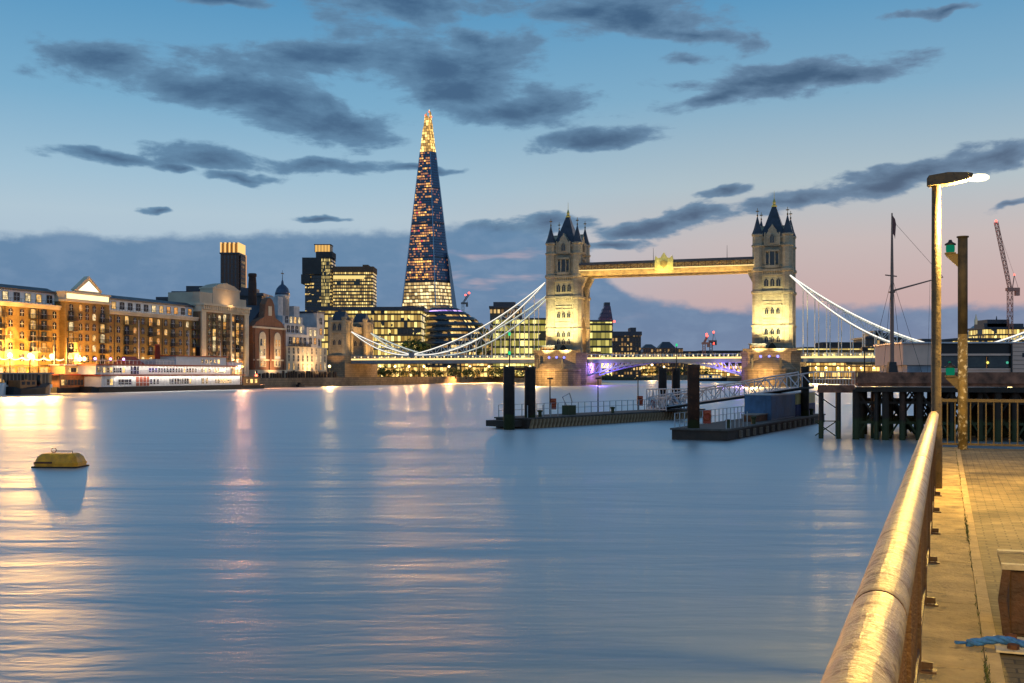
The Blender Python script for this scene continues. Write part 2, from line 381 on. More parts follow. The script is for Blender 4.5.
# quay face under the coping
tag(MB().box(-.16, 3, 27.47, 27.9, -6, -.05).build('quay_wall', GRANITE, None, RO, RZR), 'dark stone quay wall face below the far iron fence', 'wall')

# pipe railing
RAILPIPE = mat('worn_steel_pipe', (.36,.285,.185), .44, .75, .35, 6, .3, 45, col2=(.15,.10,.06), cover=.5)
RAILDARK = mat('brown_painted_iron', (.07,.035,.02), .55, .3, .4, 6, .3, 40)
rail = thing('pipe_railing', 'long railing with fat worn steel pipe on top beside the promenade', 'railing', RO, RZR)
joints = [-3.0, 2.98, 7.9, 12.6, 17.3]
for a, b in zip(joints, joints[1:]):
    mb = MB(); mb.smooth = True
    zz = 1.09
    pts = [(0, a+.004, zz), (0, a+.03, zz)] + [(0, a+(b-a)*k/8, zz) for k in range(1, 8)] + [(0, b-.03, zz), (0, b-.004, zz)]
    rr = [.064, .068] + [.069]*7 + [.068, .064]
    if b > 17: pts += [(.0, b+.05, zz-.03)]; rr += [.05]
    mb.tube(pts, rr, 28); mb.build('handrail_pipe', RAILPIPE, rail)
    if b < 17:
        mb = MB(); mb.smooth = True; mb.tube([(0, b-.006, zz), (0, b+.006, zz)], .0670, 28); mb.build('pipe_joint', RAILDARK, rail)
me_post = MB().box(-.03, .03, -.03, .03, .013, 1.04).box(.026, .11, -.04, .04, .013, .024).box(.026, .09, -.012, .012, .028, .07).mesh('post', RAILDARK)
yy = -1.0
while yy < 17: place(me_post, 'post', rail, (0, yy, 0)); yy += 1.93
mb = MB().box(-.022, .022, -3, 17.25, .11, .15); mb.build('bottom_rail', RAILDARK, rail)
mb = MB().box(-.026, .026, -3, 17.25, .93, .97); mb.build('mid_rail', RAILDARK, rail)
me_bal = MB().box(-.011, .011, -.011, .011, .15, .93).mesh('baluster', RAILDARK)
for i in range(98): place(me_bal, 'baluster', rail, (0, 1.15+i*.163, 0))

# far iron fence, square to the rail
FENCE = mat('olive_painted_iron', (.095,.065,.03), .5, .3, .3, 5, .3, 30)
fence = thing('iron_fence', 'waist high iron bar fence closing off the end of the promenade', 'fence', RL(0, 27.25), RZR)
MB().box(-.02, 7.4, -.035, .035, 1.06, 1.13).build('top_rail', FENCE, fence)
MB().box(-.02, 7.4, -.025, .025, .07, .12).build('bottom_rail', FENCE, fence)
me_p = MB().box(-.045, .045, -.045, .045, .012, 1.06).box(-.06,.06,-.06,.06,1.131,1.15).mesh('post', FENCE); me_b = MB().box(-.013, .013, -.013, .013, .12, 1.06).mesh('baluster', FENCE)
for i in range(4): place(me_p, 'post', fence, (.04+i*2.4, 0, 0))
for i in range(44):
    xx = .2+i*.163
    if min(abs(xx-(.04+k*2.4)) for k in range(4)) > .07: place(me_b, 'baluster', fence, (xx, 0, 0))

# street lamps (the second stands behind the camera and lights the near paving)
LAMPP = mat('weathered_lamp_paint', (.085,.062,.036), .6, .1, .35, 6, .3, 25, col2=(.03,.025,.02), cover=.55)
SODIUM = emit('sodium_lamp', (1,.86,.52), 2.6)
def street_lamp(label, loc, power, scale=1.0):
    t = thing('street_lamp', label, 'street lamp', loc, RZR, 'street lamps on the promenade')
    mb = MB(); mb.smooth = True; mb.lathe([(.085,.012),(.085,.9),(.07,.95),(.068,3.0),(.062,4.50)], 16); mb.build('pole', LAMPP, t)
    a = radians(4)
    mb = MB()
    def ring(x, w0, h0, zc): return [(x,-w0,zc-h0),(x,w0,zc-h0),(x,w0*.8,zc+h0),(x,-w0*.8,zc+h0)]
    mb.loft([ring(-.13,.07,.05,4.54), ring(-.10,.11,.075,4.555), ring(.16,.13,.085,4.575), ring(.42,.12,.055,4.59), ring(.5,.09,.03,4.60)])
    mb.build('lamp_head', LAMPP, t)
    mb = MB(); mb.smooth = True
    def oval(x, w0, h0): return [(x, w0*cos(2*pi*i/12), 4.565+h0*sin(2*pi*i/12)) for i in range(12)]
    mb.loft([oval(.42,.03,.02), oval(.45,.09,.045), oval(.57,.11,.06), oval(.67,.09,.05), oval(.72,.03,.02)])
    mb.build('bulb_bowl', SODIUM, t)
    light('POINT', 'lamp_light', (.60, 0, 4.40), power, (1, .62, .14), parent=t, shadow_soft_size=.12)
    return t
street_lamp('tall street lamp with lit sodium head standing at the pipe railing end', RL(.03, 17.5), 3400)
street_lamp('street lamp behind the photographer', RL(.25, -2.0), 4200)

# navigation post with two green lanterns
npost = thing('navigation_post', 'rusty steel post with two green lanterns in front of the iron fence', 'light post', RL(.52, 26.9), RZR)
mb = MB(); mb.smooth = True; mb.lathe([(.105,.0),(.105,2.6)], 16); mb.build('lower_pole', mat('peeling_yellow_paint', (.26,.17,.05), .7, .1, .4, 4, .4, 20, col2=(.75,.62,.40), cover=.52), npost)
mb = MB(); mb.smooth = True; mb.lathe([(.105,2.6),(.105,4.78)], 16); mb.lathe([(.13,4.78),(.13,4.81)], 16); mb.build('upper_pole', mat('nav_rust', (.050,.040,.026), .75, .2, .4, 4, .3, 20), npost)
for zz in (4.4, 1.62):
    mb = MB(); mb.slab([(-.10, zz-.28), (-.10, zz+.02), (-.36, zz+.02), (-.36, zz-.02)], -.03, .03); mb.box(-.38, -.14, -.11, .11, zz+.02, zz+.045)
    br = mb.build('bracket', FENCE, npost)
    mb = MB(); mb.smooth = True; mb.lathe([(.085, zz+.05), (.095, zz+.11), (.095, zz+.19), (.08, zz+.22)], 14, -.26, 0); mb.build('lantern_lens', GREENL, br)
    mb = MB(); mb.smooth = True; mb.lathe([(.12, zz+.22), (.12, zz+.25), (.05, zz+.29), (.03, zz+.34)], 14, -.26, 0); mb.lathe([(.1,zz+.045),(.1,zz+.052)],14,-.26,0); mb.build('lantern_cap', BLACKIRON, br)

# timber box, rope, plate near the right edge
TIMB = mat('dark_timber', (.075,.035,.02), .75, 0, .45, 5, .5, 25)
CAP = mat('worn_pale_edge', (.42,.36,.27), .7, 0, .3, 6, .3, 30, col2=(.12,.08,.05), cover=.6)
bx = thing('timber_box', 'dark timber mooring box with worn pale edges by the blue rope', 'box', (3.20, 7.12, 2.905), RZR); bx.scale = (1, 1, .93)
mb = MB(); mb.box(.02, .95, .03, .62, 0, .46)
for k in range(5): mb.box(.03+k*.185, .2+k*.185, .012, .03, .02, .44)
mb.build('body', TIMB, bx)
mb = MB(); mb.loft([[(-.02,0,0),(.03,0,0),(.03,.03,0),(-.02,.03,0)], [(-.05,-.01,.25),(.0,-.01,.25),(.0,.03,.25),(-.05,.03,.25)], [(-.02,0,.49),(.03,0,.49),(.03,.03,.49),(-.02,.03,.49)]]); mb.build('corner_post', TIMB, bx)
mb = MB(); mb.box(-.03, 1.0, -.01, .05, .462, .50); mb.box(-.03, 1.0, .58, .65, .462, .50); mb.build('capping', CAP, bx)
mb = MB(); mb.box(-.028, 1.0, .054, .576, .462, .485); mb.build('lid', TIMB, bx)
tag(MB().box(0, .2, 0, .42, 0, .012).build('bearing_plate', mat('flaked_white_paint', (.55,.48,.36), .8, 0, .25, 7, .2, 30, col2=(.3,.2,.1), cover=.6), None, RL(.44, 7.32, .018), RZR), 'flaked pale mounting plate with two bolts set on the kerb under the rope', 'plate')
bolts = bpy.data.objects['bearing_plate']
for q in (.07, .35): mb = MB(); mb.lathe([(.035,.013),(.035,.04),(.02,.045)], 6, .1, q); mb.build('bolt', RUST, bolts)
mb = MB(); mb.smooth = True
rp = []; prev = None
for i in range(40):
    t_ = i/39; rp.append((-.34+t_*1.15, .02+.05*sin(t_*6.0)-.10*t_, .035+.03*sin(t_*9)**2 + .22*max(0, t_-.7)))
for s_ in range(3):
    mb.tube([(p[0], p[1]+.014*cos(i*.9+s_*2.09), p[2]+.014*sin(i*.9+s_*2.09)) for i, p in enumerate(rp)], .014, 6)
for s_ in range(5): mb.tube([rp[0], (rp[0][0]-.06-.02*random.random(), rp[0][1]+(s_-2)*.018, .03)], [.008, .003], 5)
tag(mb.build('mooring_rope', mat('blue_rope', (.03,.15,.50), .8, 0, .3, 30, .4, 120), None, RL(.62, 7.42, .0), RZR), 'frayed bright blue rope lying over the kerb to the timber box', 'rope')

# weeds along the joint between coping and kerb
mb = MB()
for k in range(420):
    yl = random.choice([random.uniform(6, 26), random.gauss(6.6, .25), random.gauss(13, .6)]); xl = .374+random.gauss(0, .008)
    h_ = random.uniform(.012, .05); a = random.uniform(0, 6.28); r_ = random.uniform(.008, .03)
    mb.poly([(xl-.004*sin(a), yl+.004*cos(a), .012), (xl+.004*sin(a), yl-.004*cos(a), .012), (xl+r_*cos(a), yl+r_*sin(a), .012+h_)])
tag(mb.build('grass', mat('joint_weeds', (.07,.09,.02), .8, 0, .4, 8), None, RO, RZR), 'small weeds growing along the joint of the coping', 'weeds', kind='stuff')

# ------------------------------------------------------------------ the bridge: local x from south to north tower, -y faces the camera
BO, RZB = (22.8, 447, 0), -radians(20)
bridge = thing('suspension_bridge', 'floodlit stone bridge with two gothic towers, high walkway and glowing white chains', 'bridge', BO, RZB)
BLUEP = mat('pale_blue_paint', (.42,.52,.62), .5, 0, .1, .5)
STEELB = mat('bridge_steel', (.22,.26,.32), .5, .1, .15, .4)
GOLDSTONE = mat('walkway_panel', (.50,.36,.15), .6, 0, .3, .5)
SPAN = 82.0
def lancet_pts(w_, h_, n=5):       # pointed arch outline
    p = [(-w_/2, 0), (w_/2, 0), (w_/2, h_-w_*.8)]
    for k in range(1, n): t = k/n; p.append((w_/2*(1-t**1.5), h_-w_*.8+w_*.8*t**.8))
    p.append((0, h_))
    return p + [(-x, z) for x, z in p[2:-1]][::-1]
def lancet_mesh(w_, h_, glassmat):
    mb = MB(); o = lancet_pts(w_+.44, h_+.3); i_ = lancet_pts(w_, h_)
    n = len(o)
    mb.loft([[(x, 0, z-.12) for x, z in o], [(x, -.22, z-.12) for x, z in o]], cap=False)
    mb.loft([[(x, -.22, z-.12) for x, z in o], [(x, -.20, z) for x, z in i_]], cap=False)
    mb.loft([[(x, -.20, z) for x, z in i_], [(x, -.05, z) for x, z in i_]], cap=False)
    mb.m = 1; mb.poly([(x, -.05, z) for x, z in i_])
    mb.m = 0; mb.box(-.05, .05, -.12, -.04, .02, h_*.8)
    return mb.mesh('window', [STONE, glassmat])
TW = {k: lancet_mesh(*k, GLASS) for k in ((1.3,2.6),(1.0,2.0),(2.0,5.0),(1.6,3.2))}
TW[(1.0,2.0)] = lancet_mesh(1.3, 2.3, GLASS); TW[(1.3,2.6)] = lancet_mesh(1.6, 3.0, GLASS)
def side_xf(face, off):            # face 0: -y, 1: +x, 2: +y, 3: -x ; returns loc fn and rotation
    r = face*pi/2
    return (lambda x, z: (x*cos(r)+off*sin(r), x*sin(r)-off*cos(r), z)), r
def tower(x0, arch_face):
    hw = 6.1                       # half width of the shaft
    t = place(None, 'tower', bridge, (x0, 0, 0))
    mb = MB()
    mb.box(-hw, hw, -hw, hw, 13, 22.6); mb.box(-hw+.15, hw-.15, -hw+.15, hw-.15, 22.6, 35.4); mb.box(-hw+.25, hw-.25, -hw+.25, hw-.25, 35.4, 56.4)
    mb.box(-hw-.25, hw+.25, -hw-.25, hw+.25, 13, 14.6)
    for z, h, e in ((22.3,.6,.35),(34.9,.9,.45),(41.6,.5,.3),(43.2,.9,.6),(44.8,.4,.35),(52.7,.5,.45),(55.6,.8,.3)): mb.box(-hw-e, hw+e, -hw-e, hw+e, z, z+h)
    for face in range(4):          # corbel tables and battlements
        fn, r = side_xf(face, hw+.25)
        for k in range(11):
            xx = -4.5+k*.9
            for z, h in ((42.1,1.1),(34.2,.7)):
                a = fn(xx-.22, z); b2 = side_xf(face, hw-.3)[0](xx+.22, z)
                mb.box(min(a[0],b2[0]), max(a[0],b2[0]), min(a[1],b2[1]), max(a[1],b2[1]), z, z+h)
        for k in range(5):
            xx = -4+k*2
            if abs(xx) < 2.9: continue
            a = fn(xx-.45, 0); b2 = side_xf(face, hw-.5)[0](xx+.45, 0)
            mb.box(min(a[0],b2[0]), max(a[0],b2[0]), min(a[1],b2[1]), max(a[1],b2[1]), 56.4, 57.7)
    mb.build('shaft', STONE, t)
    # corner turrets
    tb = MB(); tb.smooth = False
    tb.lathe([(2.35,13),(2.35,14.6),(2.05,15),(2.05,22.2),(2.35,22.3),(2.35,23),(1.98,23.3),(1.98,34.6),(2.4,35),(2.4,35.8),(1.95,36.1),(1.95,43),(2.4,43.3),(2.4,44.2),(1.95,44.6),(1.95,52.4),(2.3,52.7),(2.3,53.2),(1.9,53.5),(1.9,56.4),(2.25,56.8),(2.25,57.3)], 8, 0, 0, pi/8)
    tme = tb.mesh('turret', STONE)
    cb = MB(); cb.lathe([(2.2,57.3),(1.45,59.2),(.8,61.6),(.28,63.6),(.12,64.2)], 8, 0, 0, pi/8); cme = cb.mesh('spirelet', SLATE)
    fb = MB(); fb.lathe([(.14,64),(.34,64.5),(.12,65)], 8); fb.box(-.09,.09,-.09,.09,64.8,67.2); fb.box(-.6,.6,-.09,.09,65.9,66.25); fb.box(-.09,.09,-.6,.6,65.9,66.25); fme = fb.mesh('cross_finial', mat('dull_gilding', (.25,.16,.06), .5, .6, .2, 2))
    for sx in (-1, 1):
        for sy in (-1, 1):
            place(tme, 'turret', t, (sx*5.55, sy*5.55, 0)); place(cme, 'spirelet', t, (sx*5.55, sy*5.55, 0)); place(fme, 'cross_finial', t, (sx*5.55, sy*5.55, 0))
            mb = MB()
    # steep main roof
    mb = MB(); mb.loft([[(-4.9,-4.9,56.4),(4.9,-4.9,56.4),(4.9,4.9,56.4),(-4.9,4.9,56.4)], [(-3.3,-3.3,60.2),(3.3,-3.3,60.2),(3.3,3.3,60.2),(-3.3,3.3,60.2)], [(-.75,-.75,68.2),(.75,-.75,68.2),(.75,.75,68.2),(-.75,.75,68.2)]]); mb.build('main_roof', SLATE, t)
    mb = MB(); mb.lathe([(1.05,68.2),(1.05,68.7),(.55,69.1),(.6,70),(.3,70.9),(.1,71.5),(.06,73.8),(.01,74.6)], 8); mb.build('roof_finial', GOLD, t)
    # gables, windows
    for face in range(4):
        fn, r = side_xf(face, hw+.1)
        mb = MB(); o = [(-2.8,52.9),(2.8,52.9),(2.8,56.6),(1.5,58.2),(1.5,58.9),(.35,60.2),(0,61.1),(-.35,60.2),(-1.5,58.9),(-1.5,58.2),(-2.8,56.6)]
        mb.slab(o, -.35, 3.2); mb.box(-2.95,-2.45,-.6,.2,52.9,57.8); mb.box(2.45,2.95,-.6,.2,52.9,57.8)
        mb.build('gable', STONE, t, fn(0, 0), r)
        place(TW[(1.6,3.2)], 'window', t, side_xf(face, hw+.46)[0](0, 53.9), r)
        mb = MB(); mb.box(-2.6,2.6,-.55,.3,44.4,45.5); mb.box(-2.6,2.6,-.62,.3,50.6,51.3)
        for xx in (-2.5,-1.05,1.05,2.5): mb.box(xx-.2, xx+.2, -.5, .3, 45.5, 50.6)
        mb.build('oriel', STONE, t, fn(0, 0), r)
        mb = MB(); mb.box(-.85,.85,-.12,.1,45.5,50.6); mb.box(-2.3,-1.25,-.1,.1,46.2,49.6); mb.box(1.25,2.3,-.1,.1,46.2,49.6); mb.build('oriel_glass', GLASS, t, fn(0, 0), r)
        for k in (-2.2,0,2.2): place(TW[(1.3,2.6)], 'window', t, side_xf(face, hw-.21)[0](k*1.02, 37.6), r)
        if face in (0, 2):
            for k in (-2.1,0,2.1): place(TW[(1.0,2.0)], 'window', t, side_xf(face, hw-.12)[0](k, 27.2), r)
            for z in (16.6, 19.5):
                for k in (-2.2,0,2.2): place(TW[(1.0,2.0)], 'window', t, side_xf(face, hw+.02)[0](k, z), r)
            mb = MB(); o = lancet_pts(3.2, 3.4); mb.slab([(x, z+13.1) for x, z in o], -.3, -.27); mb.build('doorway', mat('dark_opening', (.03,.025,.02), .9), t, fn(0, 0), r)
            for z, h in ((25.2,.25),(31.5,.5),(30.5,.25)): mb = MB(); mb.box(-3.4,3.4,-.12,.12,z,z+h); mb.build('string_course', STONE, t, side_xf(face, hw)[0](0, 0), r)
        else:                      # the great road arch
            o = lancet_pts(7.6, 16.5, 8)
            mb = MB(); o2 = lancet_pts(8.8, 17.4, 8)
            mb.loft([[(x, -.30, z+11) for x, z in o2], [(x, -.5, z+11) for x, z in o2], [(x, -.45, z+11) for x, z in o], [(x, -.05, z+11) for x, z in o]], cap=False); mb.build('arch_moulding', STONE, t, fn(0, 0), r)
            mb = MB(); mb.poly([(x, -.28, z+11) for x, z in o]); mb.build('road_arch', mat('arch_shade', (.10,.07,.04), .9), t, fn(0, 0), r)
    if arch_face is not None:      # corbelled brackets that carry the walkway
        s = 1 if arch_face == 1 else -1
        for yy in (-4.6, 4.6):
            mb = MB(); mb.slab([(hw*s-.2*s, 29), (hw*s+.9*s, 33.5), (hw*s+1.2*s, 39), (hw*s+3.4*s, 43.3), (hw*s-.2*s, 43.3)], yy-1.3, yy+1.3); mb.build('walkway_bracket', STONE, t)
    return t
tower(0, 1); tower(SPAN, 3)
# piers
def pier(x0):
    p = place(None, 'pier', bridge, (x0, 0, 0))
    hx = 10.7
    poly = [(-hx,-11),(-hx+3,-15),(hx-3,-15),(hx,-11),(hx,11),(hx-3,15),(-hx+3,15),(-hx,11)]
    mb = MB(); mb.prism(poly, -3, 12.2); mb.prism([(x*1.03, y*1.025) for x, y in poly], 12.2, 13.0); mb.prism([(x*1.03, y*1.025) for x, y in poly], 1.2, 2.2)
    mb.build('pier_body', GRANITE, p)
    for s in (-1, 1):              # rounded cutwaters with sloping caps
        mb = MB(); n = 12
        def arc(r, z, c): return [(r*cos(pi*k/n), s*(c+r*1.15*sin(pi*k/n)), z) for k in range(n+1)]
        mb.loft([arc(9.6,-3,14.5), arc(9.6,5.6,14.5), arc(9.9,5.8,14.5), arc(9.9,6.4,14.5), arc(7.4,8.4,14.5), arc(2.2,10.8,14.5)]); mb.build('cutwater', GRANITE, p)
    for k in (-1, 0, 1):
        mb = MB(); mb.ball((k*3.1, -15.45, 11.1), .42, 8, 5); mb.build('navigation_light', BLUEL, p)
    mb = MB()
    mb.box(-hx+1, hx-1, -15.2, -14.9, 13.0, 14.0); mb.build('parapet', GRANITE, p)
    mb = MB(); mb.box(-hx+1, hx-1, 14.9, 15.2, 13.0, 14.0); mb.build('parapet', GRANITE, p)
    mb = MB(); mb.box(-7.5,-1.5,-13.6,-10.4,13,15.6); mb.build('control_cabin', BLACKIRON, p)
    mb = MB(); mb.box(-7.9,-1.1,-14,-10,15.6,15.9); mb.build('cabin_roof', SLATE, p)
    for k in range(4): mb = MB(); mb.box(-7.2+k*1.4,-6.2+k*1.4,-13.66,-13.6,14.2,15.2); mb.build('cabin_window', PANES[1], p)
    # floodlights on the pier deck
    for sy, en in ((-1, 84000), (1, 30000)):
        for k in (-1, 1):
            mb = MB(); mb.box(-.35,.35,-.3,.3,6.6,10.4); fl = mb.build('floodlight', BLACKIRON, p, (k*5.0, sy*23.6, 0))
            light('SPOT', 'tower_flood', (k*5.0, sy*23.0, 10.8), en, (1, .84, .36), (k*1.5, sy*6, 24), p, spot_size=radians(52), spot_blend=.8, shadow_soft_size=.3)
    return p
p0 = pier(0); p1 = pier(SPAN)
for p, s in ((p0, 1), (p1, -1)):
    light('SPOT', 'arch_flood', (s*12.5, 0, 12.6), 26000, (1, .58, .16), (s*6, 0, 34), p, spot_size=radians(85), spot_blend=.7, shadow_soft_size=.3)
    light('SPOT', 'arch_flood', (s*11.5, -13, 12.8), 15000, (1, .55, .15), (s*7.5, -3, 36), p, spot_size=radians(55), spot_blend=.7, shadow_soft_size=.3)
    light('SPOT', 'arch_flood', (-s*13.5, -8, 13.5), 8000, (1, .66, .26), (-s*6, 0, 32), p, spot_size=radians(85), spot_blend=.7, shadow_soft_size=.3)
    light('POINT', 'cutwater_glow', (-3, -36, 8.5), 26000, (1, .60, .20), None, p, shadow_soft_size=.4)
    light('POINT', 'purple_bascule_light', (s*12.6, -2, 7.6), 9000, (.30, .16, 1), None, p, shadow_soft_size=.3)
    light('POINT', 'purple_bascule_light', (s*18, -11.5, 6.2), 1800, (.30, .16, 1), None, p, shadow_soft_size=.3)

# high level walkways
wz0, wz1 = 43.7, 48.6
for yy, s in ((-5.2, -1), (5.2, 1)):
    wk = place(None, 'walkway', bridge, (0, yy, 0))
    mb = MB(); x0, x1 = 6.4, SPAN-6.4
    mb.box(x0, x1, -1.7, 1.7, wz0, wz0+.5); mb.box(x0, x1, -1.55, 1.55, wz0+.5, wz0+1.9); mb.build('lower_girder', GOLDSTONE, wk)
    mb = MB(); mb.box(x0, x1, -1.85, 1.85, wz1-.75, wz1); mb.box(x0, x1, -1.2, 1.2, wz1, wz1+.35); mb.build('roof', SLATE, wk)
    mb = MB(); mb.box(x0, x1, -1.3, 1.3, wz0+1.9, wz1-.75); mb.build('wall_panel', GOLDSTONE, wk)
    n = 26
    for sy in (-1, 1):
        mb = MB()
        for k in range(n):
            a = x0+(x1-x0)*k/n; b2 = x0+(x1-x0)*(k+1)/n
            mb.tube([(a, sy*1.5, wz0+1.9), (b2, sy*1.5, wz1-.75)], .13, 4); mb.tube([(b2, sy*1.55, wz0+1.9), (a, sy*1.55, wz1-.75)], .13, 4); mb.box(a-.2, a+.2, sy*1.5-.12, sy*1.5+.12, wz0+1.9, wz1-.75)
        mb.build('lattice', mat('lattice_paint', (.20,.12,.05), .6, 0, .2, 1), wk)
    mb = MB(); mb.box(x0, x1, s*1.75-.06, s*1.75+.06, wz0+1.9, wz0+2.25); mb.build('light_strip', STRIPW, wk)
    light('AREA', 'walkway_wash', (SPAN/2, s*3.6, wz0-.6), 2600 if s < 0 else 800, (1, .66, .22), (SPAN/2, s*1.0, wz0+3.4), wk, shape='RECTANGLE', size=66, size_y=.5)
    mb = MB(); mb.box(SPAN/2-3.6, SPAN/2+3.6, s*2.0-.2, s*2.0+.2, wz0+1.2, wz1+.7)
    mb.slab([(SPAN/2-3.6,wz1+.7),(SPAN/2+3.6,wz1+.7),(SPAN/2+3.3,wz1+1.9),(SPAN/2+2.2,wz1+.9),(SPAN/2+1.3,wz1+1.2),(SPAN/2,wz1+3.2),(SPAN/2-1.3,wz1+1.2),(SPAN/2-2.2,wz1+.9),(SPAN/2-3.3,wz1+1.9)], s*2.0-.15, s*2.0+.15)
    cr = mb.build('crest_panel', mat('gold_leaf_panel', (.85,.68,.22), .45, .3, .2, 1), wk)
    mb = MB(); yy2 = s*2.0+s*.22
    mb.slab([(SPAN/2-1.5,wz0+4.4),(SPAN/2,wz0+5.0),(SPAN/2+1.5,wz0+4.4),(SPAN/2+1.2,wz0+2.9),(SPAN/2,wz0+1.9),(SPAN/2-1.2,wz0+2.9)], min(yy2, yy2+s*.2), max(yy2, yy2+s*.2)); mb.build('shield', mat('shield_paint', (.45,.30,.08), .5, .2, .3, 1), cr)
    light('AREA', 'crest_wash', (SPAN/2, s*5, wz0+.2), 420, (1, .92, .35), (SPAN/2, s*2, wz0+3.6), wk, shape='RECTANGLE', size=5, size_y=.5)
    if s < 0:
        for fx_ in (SPAN/2-4.6, SPAN/2+24): mb = MB(); mb.tube([(fx_, 0, wz1), (fx_, 0, wz1+5.2)], [.12, .05], 5); mb.build('flagpole', BLACKIRON, wk)

# deck: side spans, bascules
DZ = 10.9
def deck_run(name, xa, xb):
    dk = place(None, name, bridge)
    mb = MB(); mb.box(xa, xb, -9, 9, DZ-.9, DZ); mb.box(xa, xb, -9.3, -8.7, DZ-1.9, DZ+.1); mb.box(xa, xb, 8.7, 9.3, DZ-1.9, DZ+.1); mb.build('girder', STEELB, dk)
    for sy in (-1, 1):
        mb = MB(); n = int((xb-xa)/1.6)
        mb.box(xa, xb, sy*9.15-.08, sy*9.15+.08, DZ+1.25, DZ+1.4)
        for k in range(n+1): x = xa+(xb-xa)*k/n; mb.box(x-.16, x+.16, sy*9.15-.1, sy*9.15+.1, DZ+.1, DZ+1.5)
        mb.build('parapet', BLUEP, dk)
        mb = MB(); mb.box(xa, xb, sy*9.36-.04, sy*9.36+.04, DZ-.45, DZ+.25); mb.build('light_strip', STRIPW if sy < 0 else STRIP, dk)
        n2 = max(3, int((xb-xa)/3.1))
        mb = MB()
        for k in range(n2): x = xa+(xb-xa)*(k+.5)/n2; mb.box(x-.2, x+.2, sy*9.3-.12, sy*9.3+.12, DZ+.6, DZ+1.05)
        mb.build('parapet_lamps', emit('bead_lamp', (1,.72,.34), 2.2), dk)
    return dk
S0, LOWS = 94.0, 65.6
deck_run('side_deck', -S0, -10.8); deck_run('side_deck', SPAN+10.8, SPAN+S0)
for xa, xb, s in ((10.8, SPAN/2-.05, 1), (SPAN/2+.05, SPAN-10.8, -1)):
    dk = deck_run('bascule', xa, xb)
    pa = xa if s > 0 else xb                   # pivot end
    L = xb-xa
    for sy in (-1, 1):
        mb = MB(); pts = []
        for k in range(13):
            t_ = k/12; pts.append((pa+s*L*t_, sy*8.2, 4.0+(DZ-1.5-4.0)*(1-(1-t_)**1.9)))
        mb.tube(pts, .32, 6)
        for k in range(11):
            mb.tube([pts[k], (pts[k+1][0], sy*8.2, DZ-1.2)], .16, 4); mb.tube([(pts[k][0], sy*8.2, DZ-1.2), pts[k]], .16, 4)
        mb.build('arch_truss', BLUEP, dk)
# side span chains: two lens-shaped trusses on each side span
def chain(yy, mirror):
    c = place(None, 'chain', bridge)
    X = (lambda s: -s) if not mirror else (lambda s: SPAN+s)
    zt, zl, ze = 41.2, 12.6, 22.6
    A, B, E = 6.8, LOWS, S0
    def up(s):
        if s <= B: t = (s-A)/(B-A); return zt+(zl-zt)*t-4*4.2*t*(1-t)
        t = (s-B)/(E-B); return zl+(ze-zl)*t-4*.9*t*(1-t)
    def lo(s):
        if s <= B: t = (s-A)/(B-A); return zt+(zl-zt)*t-4*8.3*t*(1-t)
        t = (s-B)/(E-B); return zl+(ze-zl)*t-4*3.0*t*(1-t)
    for a, b, n in ((A, B, 22), (B, E, 12)):
        ss = [a+(b-a)*k/n for k in range(n+1)]
        for fz, nm in ((up, 'upper_chord'), (lo, 'lower_chord')):
            mb = MB(); mb.tube([(X(s), yy, fz(s)) for s in ss], .38, 6); ch = mb.build(nm, BLUEP, c)
            mb = MB(); mb.tube([(X(s), yy-.42, fz(s)+.1) for s in ss], .23 if mirror else .15, 5); mb.build('light_strip', STRIP if yy < 0 else emit('led_strip_far', (.95,1,.85), .9), ch)
        mb = MB()
        for k in range(n):
            p, q = (up, lo) if k % 2 else (lo, up)
            mb.tube([(X(ss[k]), yy, p(ss[k])), (X(ss[k+1]), yy, q(ss[k+1]))], .16, 4); mb.tube([(X(ss[k+1]), yy, up(ss[k+1])), (X(ss[k+1]), yy, lo(ss[k+1]))], .13, 4)
        mb.build('bracing', BLUEP, c)
    mb = MB(); mb.box(X(B)-1.3, X(B)+1.3, yy-.6, yy+.6, zl-1.0, zl+1.0); mb.build('chain_pin', STEELB, c)
    for k in range(1, 14):
        s = A+(B-A)*k/14+.5
        if lo(s) < DZ+1.8: continue
        mb = MB(); mb.tube([(X(s), yy, lo(s)), (X(s), yy, DZ)], .18, 5); mb.build('hanger', mat('hanger_paint', (.80,.80,.76), .5), c)
for m_ in (False, True):
    for yy in (-8.9, 8.9): chain(yy, m_)
